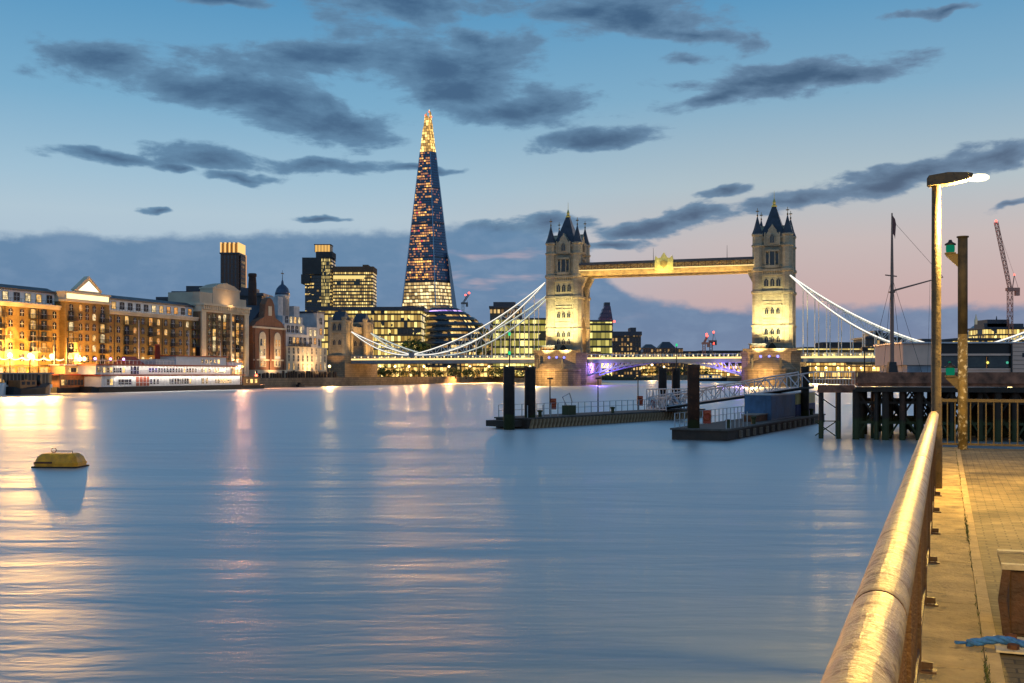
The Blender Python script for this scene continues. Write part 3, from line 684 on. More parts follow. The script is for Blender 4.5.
# abutment gatehouses
for xx in (-S0-5, SPAN+S0+5):
    a = place(None, 'abutment_tower', bridge, (xx, 0, 0))
    mb = MB(); mb.box(-5,5,-15,15,-3,12.4)
    mb.build('base', GRANITE, a)
    for yy in (-9.5, 9.5):
        mb = MB(); mb.box(-3.4,3.4,yy-3.2,yy+3.2,12.4,27); mb.box(-3.8,3.8,yy-3.6,yy+3.6,22,22.8); mb.box(-3.9,3.9,yy-3.7,yy+3.7,26.6,27.5)
        for sx in (-1,1):
            for sy in (-1,1): mb.lathe([(1.0,12.4),(1.0,28),(1.2,28.2),(1.2,28.9)], 8, sx*3.2, yy+sy*3)
        mb.build('gatehouse', STONE, a)
        mb = MB(); mb.loft([[(-3.3,yy-3.1,27.5),(3.3,yy-3.1,27.5),(3.3,yy+3.1,27.5),(-3.3,yy+3.1,27.5)],[(-2.4,yy-.2,31.5),(2.4,yy-.2,31.5),(2.4,yy+.2,31.5),(-2.4,yy+.2,31.5)]]); mb.build('roof', SLATE, a)
        for k in (-1, 1): place(TW[(1.0,2.0)], 'window', a, (k*1.3, yy-3.2, 17), 0); place(TW[(1.3,2.6)], 'window', a, (k*1.3, yy-3.2, 23.2), 0)
    mb = MB(); o = lancet_pts(11, 9.6, 8); mb.loft([[(-2.2, -6.3, 22.3), (2.2, -6.3, 22.3), (2.2, 6.3, 22.3), (-2.2, 6.3, 22.3)], [(-2.2, -6.3, 25.2), (2.2, -6.3, 25.2), (2.2, 6.3, 25.2), (-2.2, 6.3, 25.2)]]); mb.build('arch_bridge', STONE, a)
    s = 1 if xx < 0 else -1
    light('SPOT', 'gate_flood', (2, -26, 7), 7000, (1, .55, .2), (0, -9, 21), a, spot_size=radians(60), spot_blend=.7, shadow_soft_size=.3)  # added warm spot over the water, lifts the gatehouse front
    light('SPOT', 'gate_flood', (s*13, -6, 12.5), 16000, (1, .52, .14), (0, -2, 23), a, spot_size=radians(80), spot_blend=.7, shadow_soft_size=.3)
    light('SPOT', 'gate_flood', (s*13, 6, 12.5), 14000, (1, .52, .14), (0, 8, 23), a, spot_size=radians(80), spot_blend=.7, shadow_soft_size=.3)

# ------------------------------------------------------------------ wharf buildings: local x along the quay, -y faces the river
def arch_window(w_, h_, pm, frame, rise=.22, bars=True):
    mb = MB(); def_pts = [(-w_/2, 0), (w_/2, 0)] + [(w_/2*cos(pi*k/8), h_*(1-rise)+h_*rise*sin(pi*k/8)) for k in range(0, 9)]
    o = [(x*1.12, (z-h_/2)*1.08+h_/2) for x, z in def_pts]
    mb.loft([[(x, .02, z) for x, z in o], [(x, -.10, z) for x, z in o], [(x, -.06, z) for x, z in def_pts], [(x, -.02, z) for x, z in def_pts]], cap=False)
    mb.m = 1; mb.poly([(x, -.02, z) for x, z in def_pts]); mb.m = 2
    if bars:
        mb.box(-.04, .04, -.05, -.021, .02, h_*.9); mb.box(-w_/2, w_/2, -.048, -.021, h_*.5-.03, h_*.5+.03)
    return mb.mesh('window', [frame, pm, WHITE])
LINTEL = mat('brick_arch', (.24,.14,.07), .85, 0, .2, 2)
AW = [arch_window(1.35, 1.75, p, LINTEL) for p in PANES]
AWN = [arch_window(1.0, 2.2, p, CREAM, .12) for p in PANES]
BW = [arch_window(1.7, 2.3, p, BLACKIRON, .05) for p in PANES]
AT = [arch_window(1.7, 1.9, p, BLACKIRON, .02) for p in PANES]
def pick(ms, lit=.25): return ms[random.choice([1, 2, 3])] if random.random() < lit else ms[0]
mb = MB(); mb.box(-1.5, 1.5, -1.15, 0, -.12, 0); mb.box(-1.5, 1.5, -1.15, -1.09, .95, 1.02)
for k in range(16): x = -1.47+k*.196; mb.box(x-.025, x+.025, -1.14, -1.10, 0, .95)
for sx in (-1.47, 1.47):
    mb.box(sx-.03, sx+.03, -1.1, 0, .95, 1.0)
    for k in range(5): mb.box(sx-.02, sx+.02, -1.0+k*.22, -.96+k*.22, 0, .95)
BALC = mb.mesh('balcony', BLACKIRON)
G0 = 2.6
def wharf(name, label, pxa, pxb, off, cat='building'):
    p = FP(pxa, off, G0); q = FP(pxb, off, G0)
    L = sqrt((q[0]-p[0])**2+(q[1]-p[1])**2)
    return thing(name, label, cat, p, RZF), L
ROWS = [5.2, 8.0, 10.8, 13.6, 16.4]
def wing(label, pxa, pxb, balcs, lit, cor=19.6):
    t, L = wharf('warehouse_block', label, pxa, pxb, 0)
    tag(t, group='converted brick warehouses on the quay')
    D = 16
    MB().box(0, L, 0, D, -.5, cor-1.0).build('wall', YBRICK, t)
    mb = MB(); mb.box(0, L, -.35, D, cor-1.0, cor-.4); mb.box(0, L, -.6, D, cor-.4, cor+.1); mb.build('cornice', CREAM, t)
    mb = MB(); mb.box(0, L, 1.6, D-1.5, cor+.1, cor+3.3); at = mb.build('attic_storey', WHITE, t)
    mb = MB(); mb.box(0, L, .9, D-1, cor+3.3, cor+3.6); mb.loft([[(0,1.1,cor+3.6),(L,1.1,cor+3.6),(L,D-1.1,cor+3.6),(0,D-1.1,cor+3.6)],[(0,4,cor+4.7),(L,4,cor+4.7),(L,D-4,cor+4.7),(0,D-4,cor+4.7)]]); mb.build('roof', SLATE, t)
    mb = MB(); n = int(L/1.2)
    for k in range(n+1): x = L*k/n; mb.box(x-.03, x+.03, .05, .1, cor+.1, cor+1.1)
    mb.box(0, L, .04, .11, cor+1.06, cor+1.12); mb.build('roof_railing', BLACKIRON, t)
    n = int(L/3.45); xs = [L*(k+.5)/n for k in range(n)]
    for k, x in enumerate(xs):
        b = k in balcs
        for zi, z in enumerate(ROWS):
            if b and zi > 0:
                place(pick(BW, lit+.1), 'window', t, (x, -.02, z-.35)); place(BALC, 'balcony', t, (x, -.02, z-.4))
            else: place(pick(AW, lit), 'window', t, (x, -.02, z))
        place(pick(AT, .3), 'window', at, (x, 1.58, cor+.75))
    if pxa > 100:
        for k in range(4): light('SPOT', 'facade_flood', (L*(k+.5)/4, -6, 2.5), 3400-600*k, (1, .50, .08), (L*(k+.5)/4, 0, 9), t, spot_size=radians(125), spot_blend=.8, shadow_soft_size=.3)  # added warm lamps that brown the brick of this otherwise unlit wing
    for k in range(1, n, 3): mb = MB(); mb.tube([(L*k/n, -.12, .2), (L*k/n, -.12, cor-1.1)], .09, 6); mb.build('drainpipe', BLACKIRON, t)
    # restaurant front at quay level
    mb = MB(); mb.box(.3, L-.3, -.5, 0, 3.9, 4.3); sf = mb.build('shop_fascia', mat('dark_fascia', (.05,.035,.025), .6), t)
    nb = int(L/3.45)
    for k in range(nb):
        x = L*(k+.5)/nb; mb = MB(); mb.box(x-1.35, x+1.35, -.06, 0, .3, 3.7); mb.build('shop_window', PANES[random.choice([1,2,2,3])], t)
    return t, L
tl, LL = wing('floodlit yellow brick warehouse with string lights at its foot, at the left picture edge', -45, 59.5, (3, 6, 7), .22)
wing('shadier brick warehouse with white attic between the pediment block and the stone fronted block', 105.5, 197.5, (2, 5, 8, 11), .17)
# facade floods of the left wing and the pavilion
for k in range(9):
    x = LL*(k+.5)/9
    light('SPOT', 'facade_flood', (x, -9.0, 3.0), 7200*(1.2-.4*(k/9.0)), (1, .45, .045), (x, 0, 11.5), tl, spot_size=radians(125), spot_blend=.8, shadow_soft_size=.3)
mb = MB(); pts = []
for k in range(81):
    t_ = k/80; pts.append((LL*t_, -1.6, 6.1-.45*abs(sin(t_*pi*9))))
mb.tube(pts, .06, 5)
cable = mb.build('string_lights', BLACKIRON, None, FP(-45, 0, G0), RZF); tag(cable, 'swags of glowing string lights across the foot of the floodlit warehouse', 'string lights')
mb = MB()
for k in range(1, 80): p = pts[k]; mb.ball((p[0], p[1], p[2]-.14), .17, 6, 4)
tag(mb.build('bulbs', emit('string_bulb', (1,.74,.32), 4), cable), kind='stuff')
# the pavilion with the lit pediment
t, L = wharf('pavilion_block', 'taller brick warehouse block crowned by a glowing white triangular pediment', 60, 105, 1.5); tag(t, group='converted brick warehouses on the quay')
MB().box(0, L, 0, 17, -.5, 20.9).build('wall', YBRICK, t)
mb = MB(); mb.box(-.3, L+.3, -.5, 17, 20.9, 21.5); mb.box(-.2, L+.2, -.4, 17, 23.2, 23.6); mb.box(0, L, -.1, 16.8, 21.5, 23.2); mb.build('entablature', CREAM, t)
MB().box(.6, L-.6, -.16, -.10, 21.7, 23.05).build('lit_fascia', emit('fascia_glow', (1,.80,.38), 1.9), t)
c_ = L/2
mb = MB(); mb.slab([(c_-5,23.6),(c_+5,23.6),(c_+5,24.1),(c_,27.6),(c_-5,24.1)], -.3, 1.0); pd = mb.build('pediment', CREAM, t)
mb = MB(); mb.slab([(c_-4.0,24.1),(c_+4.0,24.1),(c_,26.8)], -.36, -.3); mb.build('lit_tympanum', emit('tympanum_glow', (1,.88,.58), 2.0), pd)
mb = MB(); mb.slab([(c_-5.3,24.2),(c_-4.8,24.0),(c_,27.5),(c_+4.8,24.0),(c_+5.3,24.2),(c_,28.1)], -.5, 1.1); mb.build('raking_cornice', CREAM, pd)
for x, st in ((2.2,1),(5.6,0),(8.0,0),(10.6,0),(13.8,1)):
    for zi, z in enumerate(ROWS):
        if st: place(pick(BW, .5), 'window', t, (x*L/16.6, -.02, z-.3)); place(BALC, 'balcony', t, (x*L/16.6, -.02, z-.35))
        else: place(pick(AW, .3), 'window', t, (x*L/16.6, -.02, z))
    place(pick(AW, .1), 'window', t, (x*L/16.6, -.02, 18.6))
for k in range(4):
    mb = MB(); mb.box(L*(k+.12)/4, L*(k+.88)/4, -.06, 0, .3, 4.0); mb.build('shop_window', PANES[2], t)
for k in range(3):
    light('SPOT', 'facade_flood', (L*(k+.5)/3, -6, 2.6), 4800, (1, .47, .06), (L*(k+.5)/3, 0, 10.5), t, spot_size=radians(110), spot_blend=.8, shadow_soft_size=.3)
# stone fronted end block with balcony bays
t, L = wharf('end_block', 'pale stone fronted warehouse with a tall plain attic and stacked black balconies', 198, 245, 1.0); tag(t, group='converted brick warehouses on the quay')
MB().box(0, L, 0, 18, -.5, 21.6).build('wall', BBRICK, t)
mb = MB()
for xa, xb in ((0,2.2),(L*.60,L*.60+.7),(L-2.2,L)): mb.box(xa, xb, -.5, 0, -.5, 21.6)
mb.box(-.3, L+.3, -.5, 18, 21.6, 22.2); mb.box(-.3, L+.3, -1.3, 18, 23.6, 24.3); mb.box(0, L, -.3, 18, 22.2, 23.6)
n = 26
for k in range(n): x = L*(k+.5)/n; mb.box(x-.28, x+.28, -1.0, -.3, 22.3, 23.6)
mb.build('stone_dressing', CREAM, t)
mb = MB(); mb.slab([(L*.26,24.3),(L*.84,24.3),(L*.84,29.6),(L*.72,30.8),(L*.55,31.6),(L*.38,30.8),(L*.26,29.6)], .3, 5); mb.box(L*.25,L*.85,.1,5.2,29.2,29.7); mb.box(0, L*.26, .4, 12, 24.3, 27.8); mb.box(L*.84, L, .6, 12, 24.3, 26.8); mb.build('attic', mat('attic_stone', (.50,.43,.33), .85, 0, .12, .2), t)
for xi, x in enumerate((.17, .27, .38, .49, .67, .77, .87)):
    for zi in range(7):
        z = 4.6+zi*2.42
        if xi in (1, 3, 5): place(pick(BW, .6), 'window', t, (x*L, -.02, z-.2)); place(BALC, 'balcony', t, (x*L, -.02, z-.25))
        else: place(pick(AW, .35), 'window', t, (x*L, -.02, z))
for k in range(5): mb = MB(); mb.box(2.6+k*4.4, 5.8+k*4.4, -.06, 0, .3, 3.6); mb.build('shop_window', PANES[random.choice([1,2])], t)
light('SPOT', 'facade_flood', (L*.3, -6, 1.5), 4500, (1, .6, .2), (L*.3, 0, 13), t, spot_size=radians(110), spot_blend=.8, shadow_soft_size=.3)
light('SPOT', 'facade_flood', (L*.75, -6, 1.5), 4500, (1, .6, .2), (L*.75, 0, 13), t, spot_size=radians(110), spot_blend=.8, shadow_soft_size=.3)
light('SPOT', 'attic_flood', (L*.55, -3.5, 24.6), 1000, (1, .56, .22), (L*.55, 2, 28), t, spot_size=radians(150), spot_blend=.9, shadow_soft_size=.3)
# narrow dark link
t, L = wharf('link_building', 'narrow dark brick building squeezed between the stone block and the gabled brewery', 245.5, 250, -3)
MB().box(0, L, 0, 14, -.5, 17).build('wall', BBRICK, t); MB().box(-.1, L+.1, -.2, 14, 17, 17.5).build('roof', SLATE, t)
for z in (4, 7.5, 11): mb = MB(); mb.box(L*.3, L*.7, -.05, 0, z, z+1.8); mb.build('window', PANES[1], t)
# gabled boiler house with chimney
t, L = wharf('gabled_brewery', 'red brick riverside brewery with shaped gable and round chimney', 250.5, 283, 1.0)
MB().box(0, L, 0, 20, 0, 18.2).build('wall', RBRICK, t)
MB().box(-.4, L+.4, -.5, 20.2, -5.6, 3.4).build('plinth', CREAM, t)
mb = MB(); c_ = L/2
mb.slab([(.4,18.2),(L-.4,18.2),(L-2.6,20.2),(c_+3.9,21.6),(c_+3.2,23.6),(c_+2.9,26.2),(c_+1.6,27.9),(c_,28.6),(c_-1.6,27.9),(c_-2.9,26.2),(c_-3.2,23.6),(c_-3.9,21.6),(2.6,20.2)], -.1, 2.2); gb = mb.build('gable', RBRICK, t)
mb = MB(); mb.box(c_-1.1,c_+1.1,-.2,-.1,22.3,25.6); mb.box(-.2,L+.2,-.3,.2,17.7,18.3); mb.box(0,L,-.3,0,6.6,7.1); mb.build('stone_bands', CREAM, t)
mb = MB(); mb.loft([[(0,2.2,18.2),(L,2.2,18.2),(L,20,18.2),(0,20,18.2)],[(c_-.1,2.2,26),(c_+.1,2.2,26),(c_+.1,20,26),(c_-.1,20,26)]]); mb.build('roof', SLATE, t)
for x in (.27, .73):
    mb = MB(); o = [(x*L-2.1,4.4),(x*L+2.1,4.4),(x*L+2.1,14.5)]+[(x*L+2.1*cos(pi*k/8),14.5+2.1*sin(pi*k/8)) for k in range(1,8)]+[(x*L-2.1,14.5)]
    mb.slab(o, -.25, -.02); fr = mb.build('window_bay', CREAM, t)
    for zz in (4.8, 8.4, 11.8):
        for xx in (-1.05, 1.05): place(pick(AWN, .45), 'window', fr, (x*L+xx*.95, -.26, zz))
    mb = MB(); mb.box(x*L-1.7, x*L+1.7, -.30, -.26, 7.4, 8.2); mb.build('spandrel', WHITE, fr)
for x in (.05, .5, .95):
    mb = MB(); mb.box(x*L-.55, x*L+.55, -.45, 0, 3.4, 17.7); mb.build('pilaster', RBRICK, t)
mb = MB(); mb.smooth = True; mb.lathe([(1.7,15),(1.45,34),(1.25,36.3),(1.5,36.5),(1.5,37.4),(1.2,37.6)], 14, L*.66, 9); mb.build('chimney', mat('sooty_brick', (.06,.035,.03), .9, 0, .3, .6), t)
light('SPOT', 'facade_flood', (L*.5, -7, 2.5), 9000, (1, .58, .25), (L*.5, 0, 9), t, spot_size=radians(110), spot_blend=.8, shadow_soft_size=.3)
# white domed building
t, L = wharf('domed_building', 'pale stepped riverside block with a small blue dome and weathervane', 284, 324.5, 1.0)
PALE = mat('pale_blue_render', (.50,.51,.54), .75, 0, .18, .35)
MB().box(0, L, 0, 20, 0, 12).build('wall', CREAM, t)
MB().box(-.3, L+.3, -.4, 20.2, -5.6, 3.0).build('plinth', BBRICK, t)
steps = [(0,.62*L,.3,15,12,16.5),(.02*L,.5*L,1.2,15,16.5,20),(.5*L,.78*L,.2,14,12,19.5),(.62*L,.98*L,2,18,12,15.5),(.80*L,.99*L,1.0,12,15.5,25.2),(.14*L,.62*L,4,16,20,23.2)]
for a in steps: MB().box(*a).build('upper_block', PALE, t)
MB().box(.79*L, L+.02, .8, 12.2, 25.2, 25.9).build('tower_roof', SLATE, t)
mb = MB(); mb.smooth = True; dx0, dy0 = .36*L, 8.0; mb.lathe([(2.5,23.2),(2.5,30.6),(2.8,30.8),(2.8,31.2)], 16, dx0, dy0); mb.build('drum', PALE, t)
mb = MB(); mb.smooth = True; mb.lathe([(2.75,31.2),(2.65,32.2),(2.15,33.6),(1.3,34.6),(.5,35.2),(.4,36.2),(.12,36.9)], 16, dx0, dy0); mb.build('dome', mat('dome_lead', (.06,.09,.15), .4, .3, .2, .6), t)
mb = MB(); mb.tube([(dx0,dy0,36.8),(dx0,dy0,40.4)], [.14,.05], 5); mb.box(dx0-1.0,dx0+1.0,dy0-.06,dy0+.06,39,39.35); mb.build('weathervane', BLACKIRON, t)
MB().box(.14*L, .26*L, 6, 11, 20, 30.2).build('stair_block', PALE, t); MB().box(.52*L, .66*L, 6, 12, 19, 27.4).build('stair_block', PALE, t)
for k in range(9):
    for zi, z in enumerate((3.6, 6.6, 9.4)): place(pick(AWN, .45), 'window', t, ((k+.5)*L/9, -.02, z))
for (xa, xb, y0, z) in ((.06,.58,.28,13),(.06,.46,1.18,17.2),(.53,.76,.18,13.2),(.53,.76,.18,16.2),(.65,.95,1.98,12.8),(.18,.58,3.98,20.8),(.84,.96,.98,17),(.84,.96,.98,21)):
    n = max(1, int((xb-xa)*L/2.6))
    for k in range(n): place(pick(BW, .5), 'window', t, (xa*L+(xb-xa)*L*(k+.5)/n, y0, z))
for k in range(4): place(BALC, 'balcony', t, (L*(.1+.13*k), .2, 12.2))
light('SPOT', 'facade_flood', (L*.5, -7, 2.5), 11000, (1, .58, .25), (L*.5, 0, 9), t, spot_size=radians(120), spot_blend=.8, shadow_soft_size=.3)
# timber piles of the old jetty in front of the brewery and the domed building
for k in range(30):
    px = 249+k*(326-249)/29; p = FP(px, 4.2+random.uniform(-.3,.3), 0)
    h_ = random.uniform(4.6, 6.0); r_ = random.uniform(.38, .5)
    mb = MB(); mb.lathe([(r_,-3),(r_,h_-.15),(r_*.8,h_)], 8)
    tag(mb.build('timber_pile', PILE, None, p), 'dark timber fender pile in the row below the gabled and domed buildings', 'pile', 'timber piles below the brewery')
# dark rooftops rising behind the row
def block(name, label, pxa, pxb, ytop, Y, depth, m, z0=2.7, rz=0.0, roof=SLATE, plant=None, cat='building', group=None, over=.6, rt=1.0):
    xa, xb = PX(pxa, Y), PX(pxb, Y); h_ = PZ(ytop, Y)-z0; W_ = xb-xa
    t = thing(name, label, cat, (xa, Y, z0), rz, group)
    MB().box(0, W_, 0, depth, 0, h_-rt).build('facade', m, t)
    MB().box(-over, W_+over, -over, depth+over, h_-rt, h_).build('roof_slab', roof, t)
    if plant:
        for (a, b, hh) in plant: MB().box(W_*a, W_*b, depth*.2, depth*.8, h_, h_+hh).build('plant_room', roof, t)
    return t, W_, h_
DARKW = curtain('dark_office', 3.2, 3.4, .12, (.04,.04,.045), (.02,.025,.035), (1,.6,.2), (1,.75,.35), 1.4)
block('rooftop_block', 'dark stepped rooftop block showing above the white attic', 158, 213, 297, 395, 20, DARKW, plant=((.18,.95,2.4),(.45,.8,4.3)))
block('rooftop_block', 'low dark roof with railings just left of the round chimney', 228, 262, 293, 420, 16, DARKW, plant=((.3,.7,2.2),))

# ------------------------------------------------------------------ the skyline
# glass spire
Y = 1250.0; sx_, sy_ = PX(428, Y), Y
spire = thing('glass_skyscraper', 'tallest tower, a tapering glass pyramid with a glowing golden tip', 'skyscraper', (sx_, sy_, 2.7))
SH = 303.0
SHARD = curtain('shard_glass', 1.5, 2.95, .48, (.06,.07,.11), (.05,.09,.17), (1,.30,.03), (1,.54,.10), 1.9, .08, .34, .75, .05, .06, 0, cscale=.028, red=.02)
SHARDB = curtain('shard_base_glass', 2.0, 3.9, .95, (.05,.06,.08), (.05,.07,.1), (1,.58,.14), (1,.78,.38), 1.9, .06, .28, .25, 0, .06, 0, cscale=.03)
SHTIP = curtain('shard_tip_glass', 1.6, 3.3, .97, (.40,.25,.08), (.3,.2,.07), (1,.44,.05), (1,.66,.20), 2.2, .06, .10, .2, 0, .2, 0, cscale=.05)
b0 = [(-38,-4),(13,-24),(38,2),(32,30),(-14,34),(-36,22)]          # base plan, irregular
tipc = (-.2, 2)
def plan(z):
    k = 1-z/ (SH*1.10); return [(tipc[0]+(x-tipc[0])*k, tipc[1]+(y-tipc[1])*k, z) for x, y in b0]
zb = 107.0; zt = 254.0
mb = MB(); mb.loft([plan(0), plan(zb)]); mb.build('base_storeys', SHARDB, spire)
SHARD2 = curtain('shard_shaded_glass', 1.5, 2.95, .26, (.07,.10,.16), (.06,.12,.24), (1,.30,.03), (1,.54,.10), 1.7, .08, .34, .75, .05, .05, 0, seed=11, cscale=.028)  # right-hand facet's shading put into the colour: bluer glass, fewer lit cells
qa, qb = plan(zb), plan(zt)
for ids, mm in (((0,2,3,4,5), SHARD), ((1,), SHARD2)):
    mb = MB()
    for i in ids: j = (i+1) % 6; mb.poly([qa[i], qa[j], qb[j], qb[i]])
    mb.build('glass_facade', mm, spire)
for zz in (133, 172, 212): ring = plan(zz); ring2 = plan(zz+1.6); mb = MB(); mb.loft([[(x*1.012, y*1.012, z) for x, y, z in ring], [(x*1.012, y*1.012, z) for x, y, z in ring2]]); mb.build('floor_band', SLATE, spire)
mb = MB(); q = plan(zt); n = len(q); tops = [298, 303, 288, 296, 301, 284]
for i in range(n):                 # the splinters of the tip: separate leaning planes
    a, b = q[i], q[(i+1) % n]; z1 = tops[i]; A2, B2 = plan(z1)[i], plan(z1-4)[(i+1) % n]
    ce = (tipc[0], tipc[1])
    def inn(p, k=.92): return (ce[0]+(p[0]-ce[0])*k, ce[1]+(p[1]-ce[1])*k, p[2])
    lerp = lambda p, r_, t_: tuple(p[k]+(r_[k]-p[k])*t_ for k in range(3))
    o_ = [lerp(a,b,.04), lerp(a,b,.96), lerp(A2,B2,.9), lerp(A2,B2,.12)]
    mb.loft([o_, [inn(p) for p in o_]])
mb.build('lit_tip', SHTIP, spire)
mb = MB(); mb.loft([[(x*.8, y*.8, z) for x, y, z in plan(zt)], [(x*.75, y*.75, z) for x, y, z in plan(278)]]); mb.build('tip_core', mat('tip_steel', (.35,.26,.14), .5, .3, .2, .2), spire)
mb = MB(); ring = plan(zb); mb.loft([[(x*1.02, y*1.02, zb-1.2) for x, y, z in ring], [(x*1.02, y*1.02, zb+1.2) for x, y, z in ring]]); mb.build('floor_band', SLATE, spire)
for i in range(n):
    a, c_ = plan(0)[i], plan(zt)[i]; mb = MB(); mb.tube([tuple(v*1.006 for v in a[:2])+(0,), (c_[0]*1.006, c_[1]*1.006, zt)], [.9, .5], 4); mb.build('corner_fin', mat('fin_glass', (.22,.30,.40), .15, .3, .1, .1), spire)
for x in (-3, 1, 4): mb = MB(); mb.ball((x, 0, 302-abs(x)*2), .9, 6, 4); mb.build('warning_light', emit('tip_red', (1,.12,.06), 2.5), spire)
mb = MB(); mb.loft([[(34,-6,0),(44,0,0),(40,24,0),(34,20,0)], [(22.5,-3,140),(25.5,0,128),(24.5,14,128),(22,11,140)]]); mb.build('glass_wing', mat('wing_glass', (.16,.22,.30), .1, .1, .1, .05), spire)

# slender tower with the lit crown
Y = 800; SL = curtain('slender_tower', 2.6, 3.4, .10, (.10,.05,.035), (.03,.03,.045), (1,.6,.2), (1,.7,.3), 1.0, .3, .15)
t, W_, h_ = block('slender_tower', 'slender dark apartment tower with a crown of glowing vertical fins', 220.5, 238.5, 252.5, Y, 20, SL)
MB().box(.5, W_-.5, .5, 19.5, h_, h_+6.6).build('lantern_core', emit('crown_glow', (1,.42,.08), .6), t)
for k in range(9): x = .2+(W_-.4)*k/8; MB().box(x-.32, x+.32, -.6, 20.4, h_, h_+7.4).build('crown_fin', emit('fin_glow', (1,.62,.22), 1.2) if k % 2 == 0 else mat('crown_fin_metal', (.3,.16,.06), .5), t)
MB().box(W_+.5, W_+1.2, 3, 17, 2, h_-1.5).build('balcony_stack', curtain('balcony_grid', 2.2, 3.4, .16, (.10,.09,.09), (.02,.025,.035), (1,.65,.25), (1,.75,.4), 1.0, .10, .38), t)
MB().box(W_+.61, W_+1.1, 18.5, 20, 4, h_).build('lit_edge', emit('edge_glow', (1,.5,.2), .8), t)
# hospital tower and its wing
Y = 1150
HOSP = curtain('hospital_tower', 2.6, 3.6, .46, (.07,.06,.055), (.03,.03,.04), (1,.54,.08), (1,.74,.25), 1.4, .08, .48, .8, 0, cscale=.05)
HOSPW = curtain('hospital_wing', 2.0, 3.5, .80, (.10,.085,.06), (.04,.04,.04), (1,.54,.08), (1,.74,.25), 1.4, .12, .42, .5, .15, cscale=.04)
CONC = mat('dark_concrete', (.055,.05,.05), .85, 0, .25, .1)
t, W_, h_ = block('hospital_tower', 'dark concrete hospital tower with overhanging head and glowing rooftop lantern', 305, 331.5, 258, Y, 26, HOSP, roof=CONC)
MB().box(-2.6, W_*.62, -2.2, 20, h_-17, h_+.3).build('lecture_head', CONC, t); MB().box(-3.6, W_*.2, -3.0, 18, h_-27, h_-17.3).build('lower_head', CONC, t)
MB().box(W_*.42, W_+1.2, -1.6, 22, h_+.4, h_+6.5).build('upper_head', CONC, t); MB().box(W_*.62, W_*.95, -1.2, 0, 0, h_).build('stair_shaft', curtain('stair_shaft', 1.3, 3.6, .8, (.12,.09,.05), (.05,.05,.05), (1,.7,.15), (1,.75,.25), 1.2, .2, .2), t)
MB().box(W_*.36, W_*.94, 2, 16, h_+6.6, h_+13.8).build('roof_lantern', emit('roof_lantern_glow', (1,.56,.15), .9), t)
for k in range(6): x = W_*(.36+.58*k/5); MB().box(x-.3, x+.3, 1.6, 16.4, h_+6.6, h_+14.6).build('lantern_fin', mat('lantern_fin', (.3,.22,.12), .5), t)
MB().box(W_*.33, W_*.97, 1.4, 16.6, h_+13.8, h_+14.7).build('lantern_roof', CONC, t)
t, W_, h_ = block('hospital_wing', 'broad lit hospital block with brown roof band, right of the lantern tower', 333, 373, 266.5, Y, 30, HOSPW, roof=mat('brown_band', (.16,.08,.045), .8, 0, .2, .1), plant=((.72,.86,2.5),), rt=6)
MB().box(.3, W_*.78, -.4, -.1, h_-13, h_-9.5).build('lit_top_floor', emit('floor_glow', (1,.74,.26), 1.05), t)

# glazed offices on the far quay
OFF = [curtain('office_gold', 1.8, 3.8, .86, (.05,.045,.035), (.05,.05,.045), (1,.54,.05), (1,.80,.26), 1.6, .07, .22, .9, 0, cscale=.05),
       curtain('office_green', 2.2, 4.0, .88, (.04,.05,.03), (.05,.07,.05), (.80,.66,.06), (1,.84,.28), 1.7, .06, .24, .8, .05, seed=31, cscale=.05),
       curtain('office_dim', 2.2, 3.6, .42, (.09,.06,.045), (.03,.03,.035), (1,.48,.10), (1,.72,.28), 1.3, .2, .35, .7, .2, seed=57)]
block('glazed_office', 'long golden lit glass office under a thin dark overhanging roof, left of the dome', 311, 421, 307, 600, 30, OFF[0], rt=2.2, over=2.0, group='glazed offices on the far quay')
t, W_, h_ = block('glazed_office', 'bright greenish glass office block between the round hall and the south bridge tower', 493, 549, 318, 590, 26, OFF[1], rt=1.0, group='glazed offices on the far quay')
block('brick_office', 'brownish office block with flat plant roof rising behind the bright glass office', 490, 522, 306, 640, 20, OFF[2], plant=((.1,.8,2.6),), z0=2.7)
block('glazed_office', 'bright glass office block just right of the south bridge tower', 586, 612, 320, 585, 26, OFF[1], rt=1.0, group='glazed offices on the far quay')
block('shadowed_office', 'dark office with amber window grid and small black plant box on its roof', 612.5, 641, 331.5, 820, 30, OFF[2], plant=((.66,.86,3.2),), rt=3.2)
t, W_, h_ = block('low_office', 'long low lit office on the north bank seen below the glowing chain', 804, 903, 347, 555, 25, curtain('low_bands', 3.0, 3.2, .9, (.12,.09,.05), (.06,.05,.04), (1,.62,.10), (1,.8,.28), 1.7, .02, .42, .5, 0), rt=.8)
MB().box(W_*.22, W_*.62, 6, 20, h_, h_+2.6).build('plant_room', CONC, t)
block('brown_office', 'stepped brown block with dark roof behind the flag mast', 866, 906, 337, 640, 25, OFF[2], plant=((.2,.75,2.6),(.3,.5,4)))
block('city_block', 'gold lit low block between the lamp post and the navigation post', 915, 962, 341, 700, 25, OFF[0], plant=((.2,.6,1.6),), rt=1.2)
block('city_block', 'stepped gold lit block under the luffing crane', 985, 1032, 327, 700, 25, OFF[0], plant=((.05,.9,2.4),(.12,.6,5.0)), rt=1.2)
block('city_block', 'low gold lit block below the cathedral dome', 958, 1000, 338, 690, 25, OFF[0], rt=1.2)

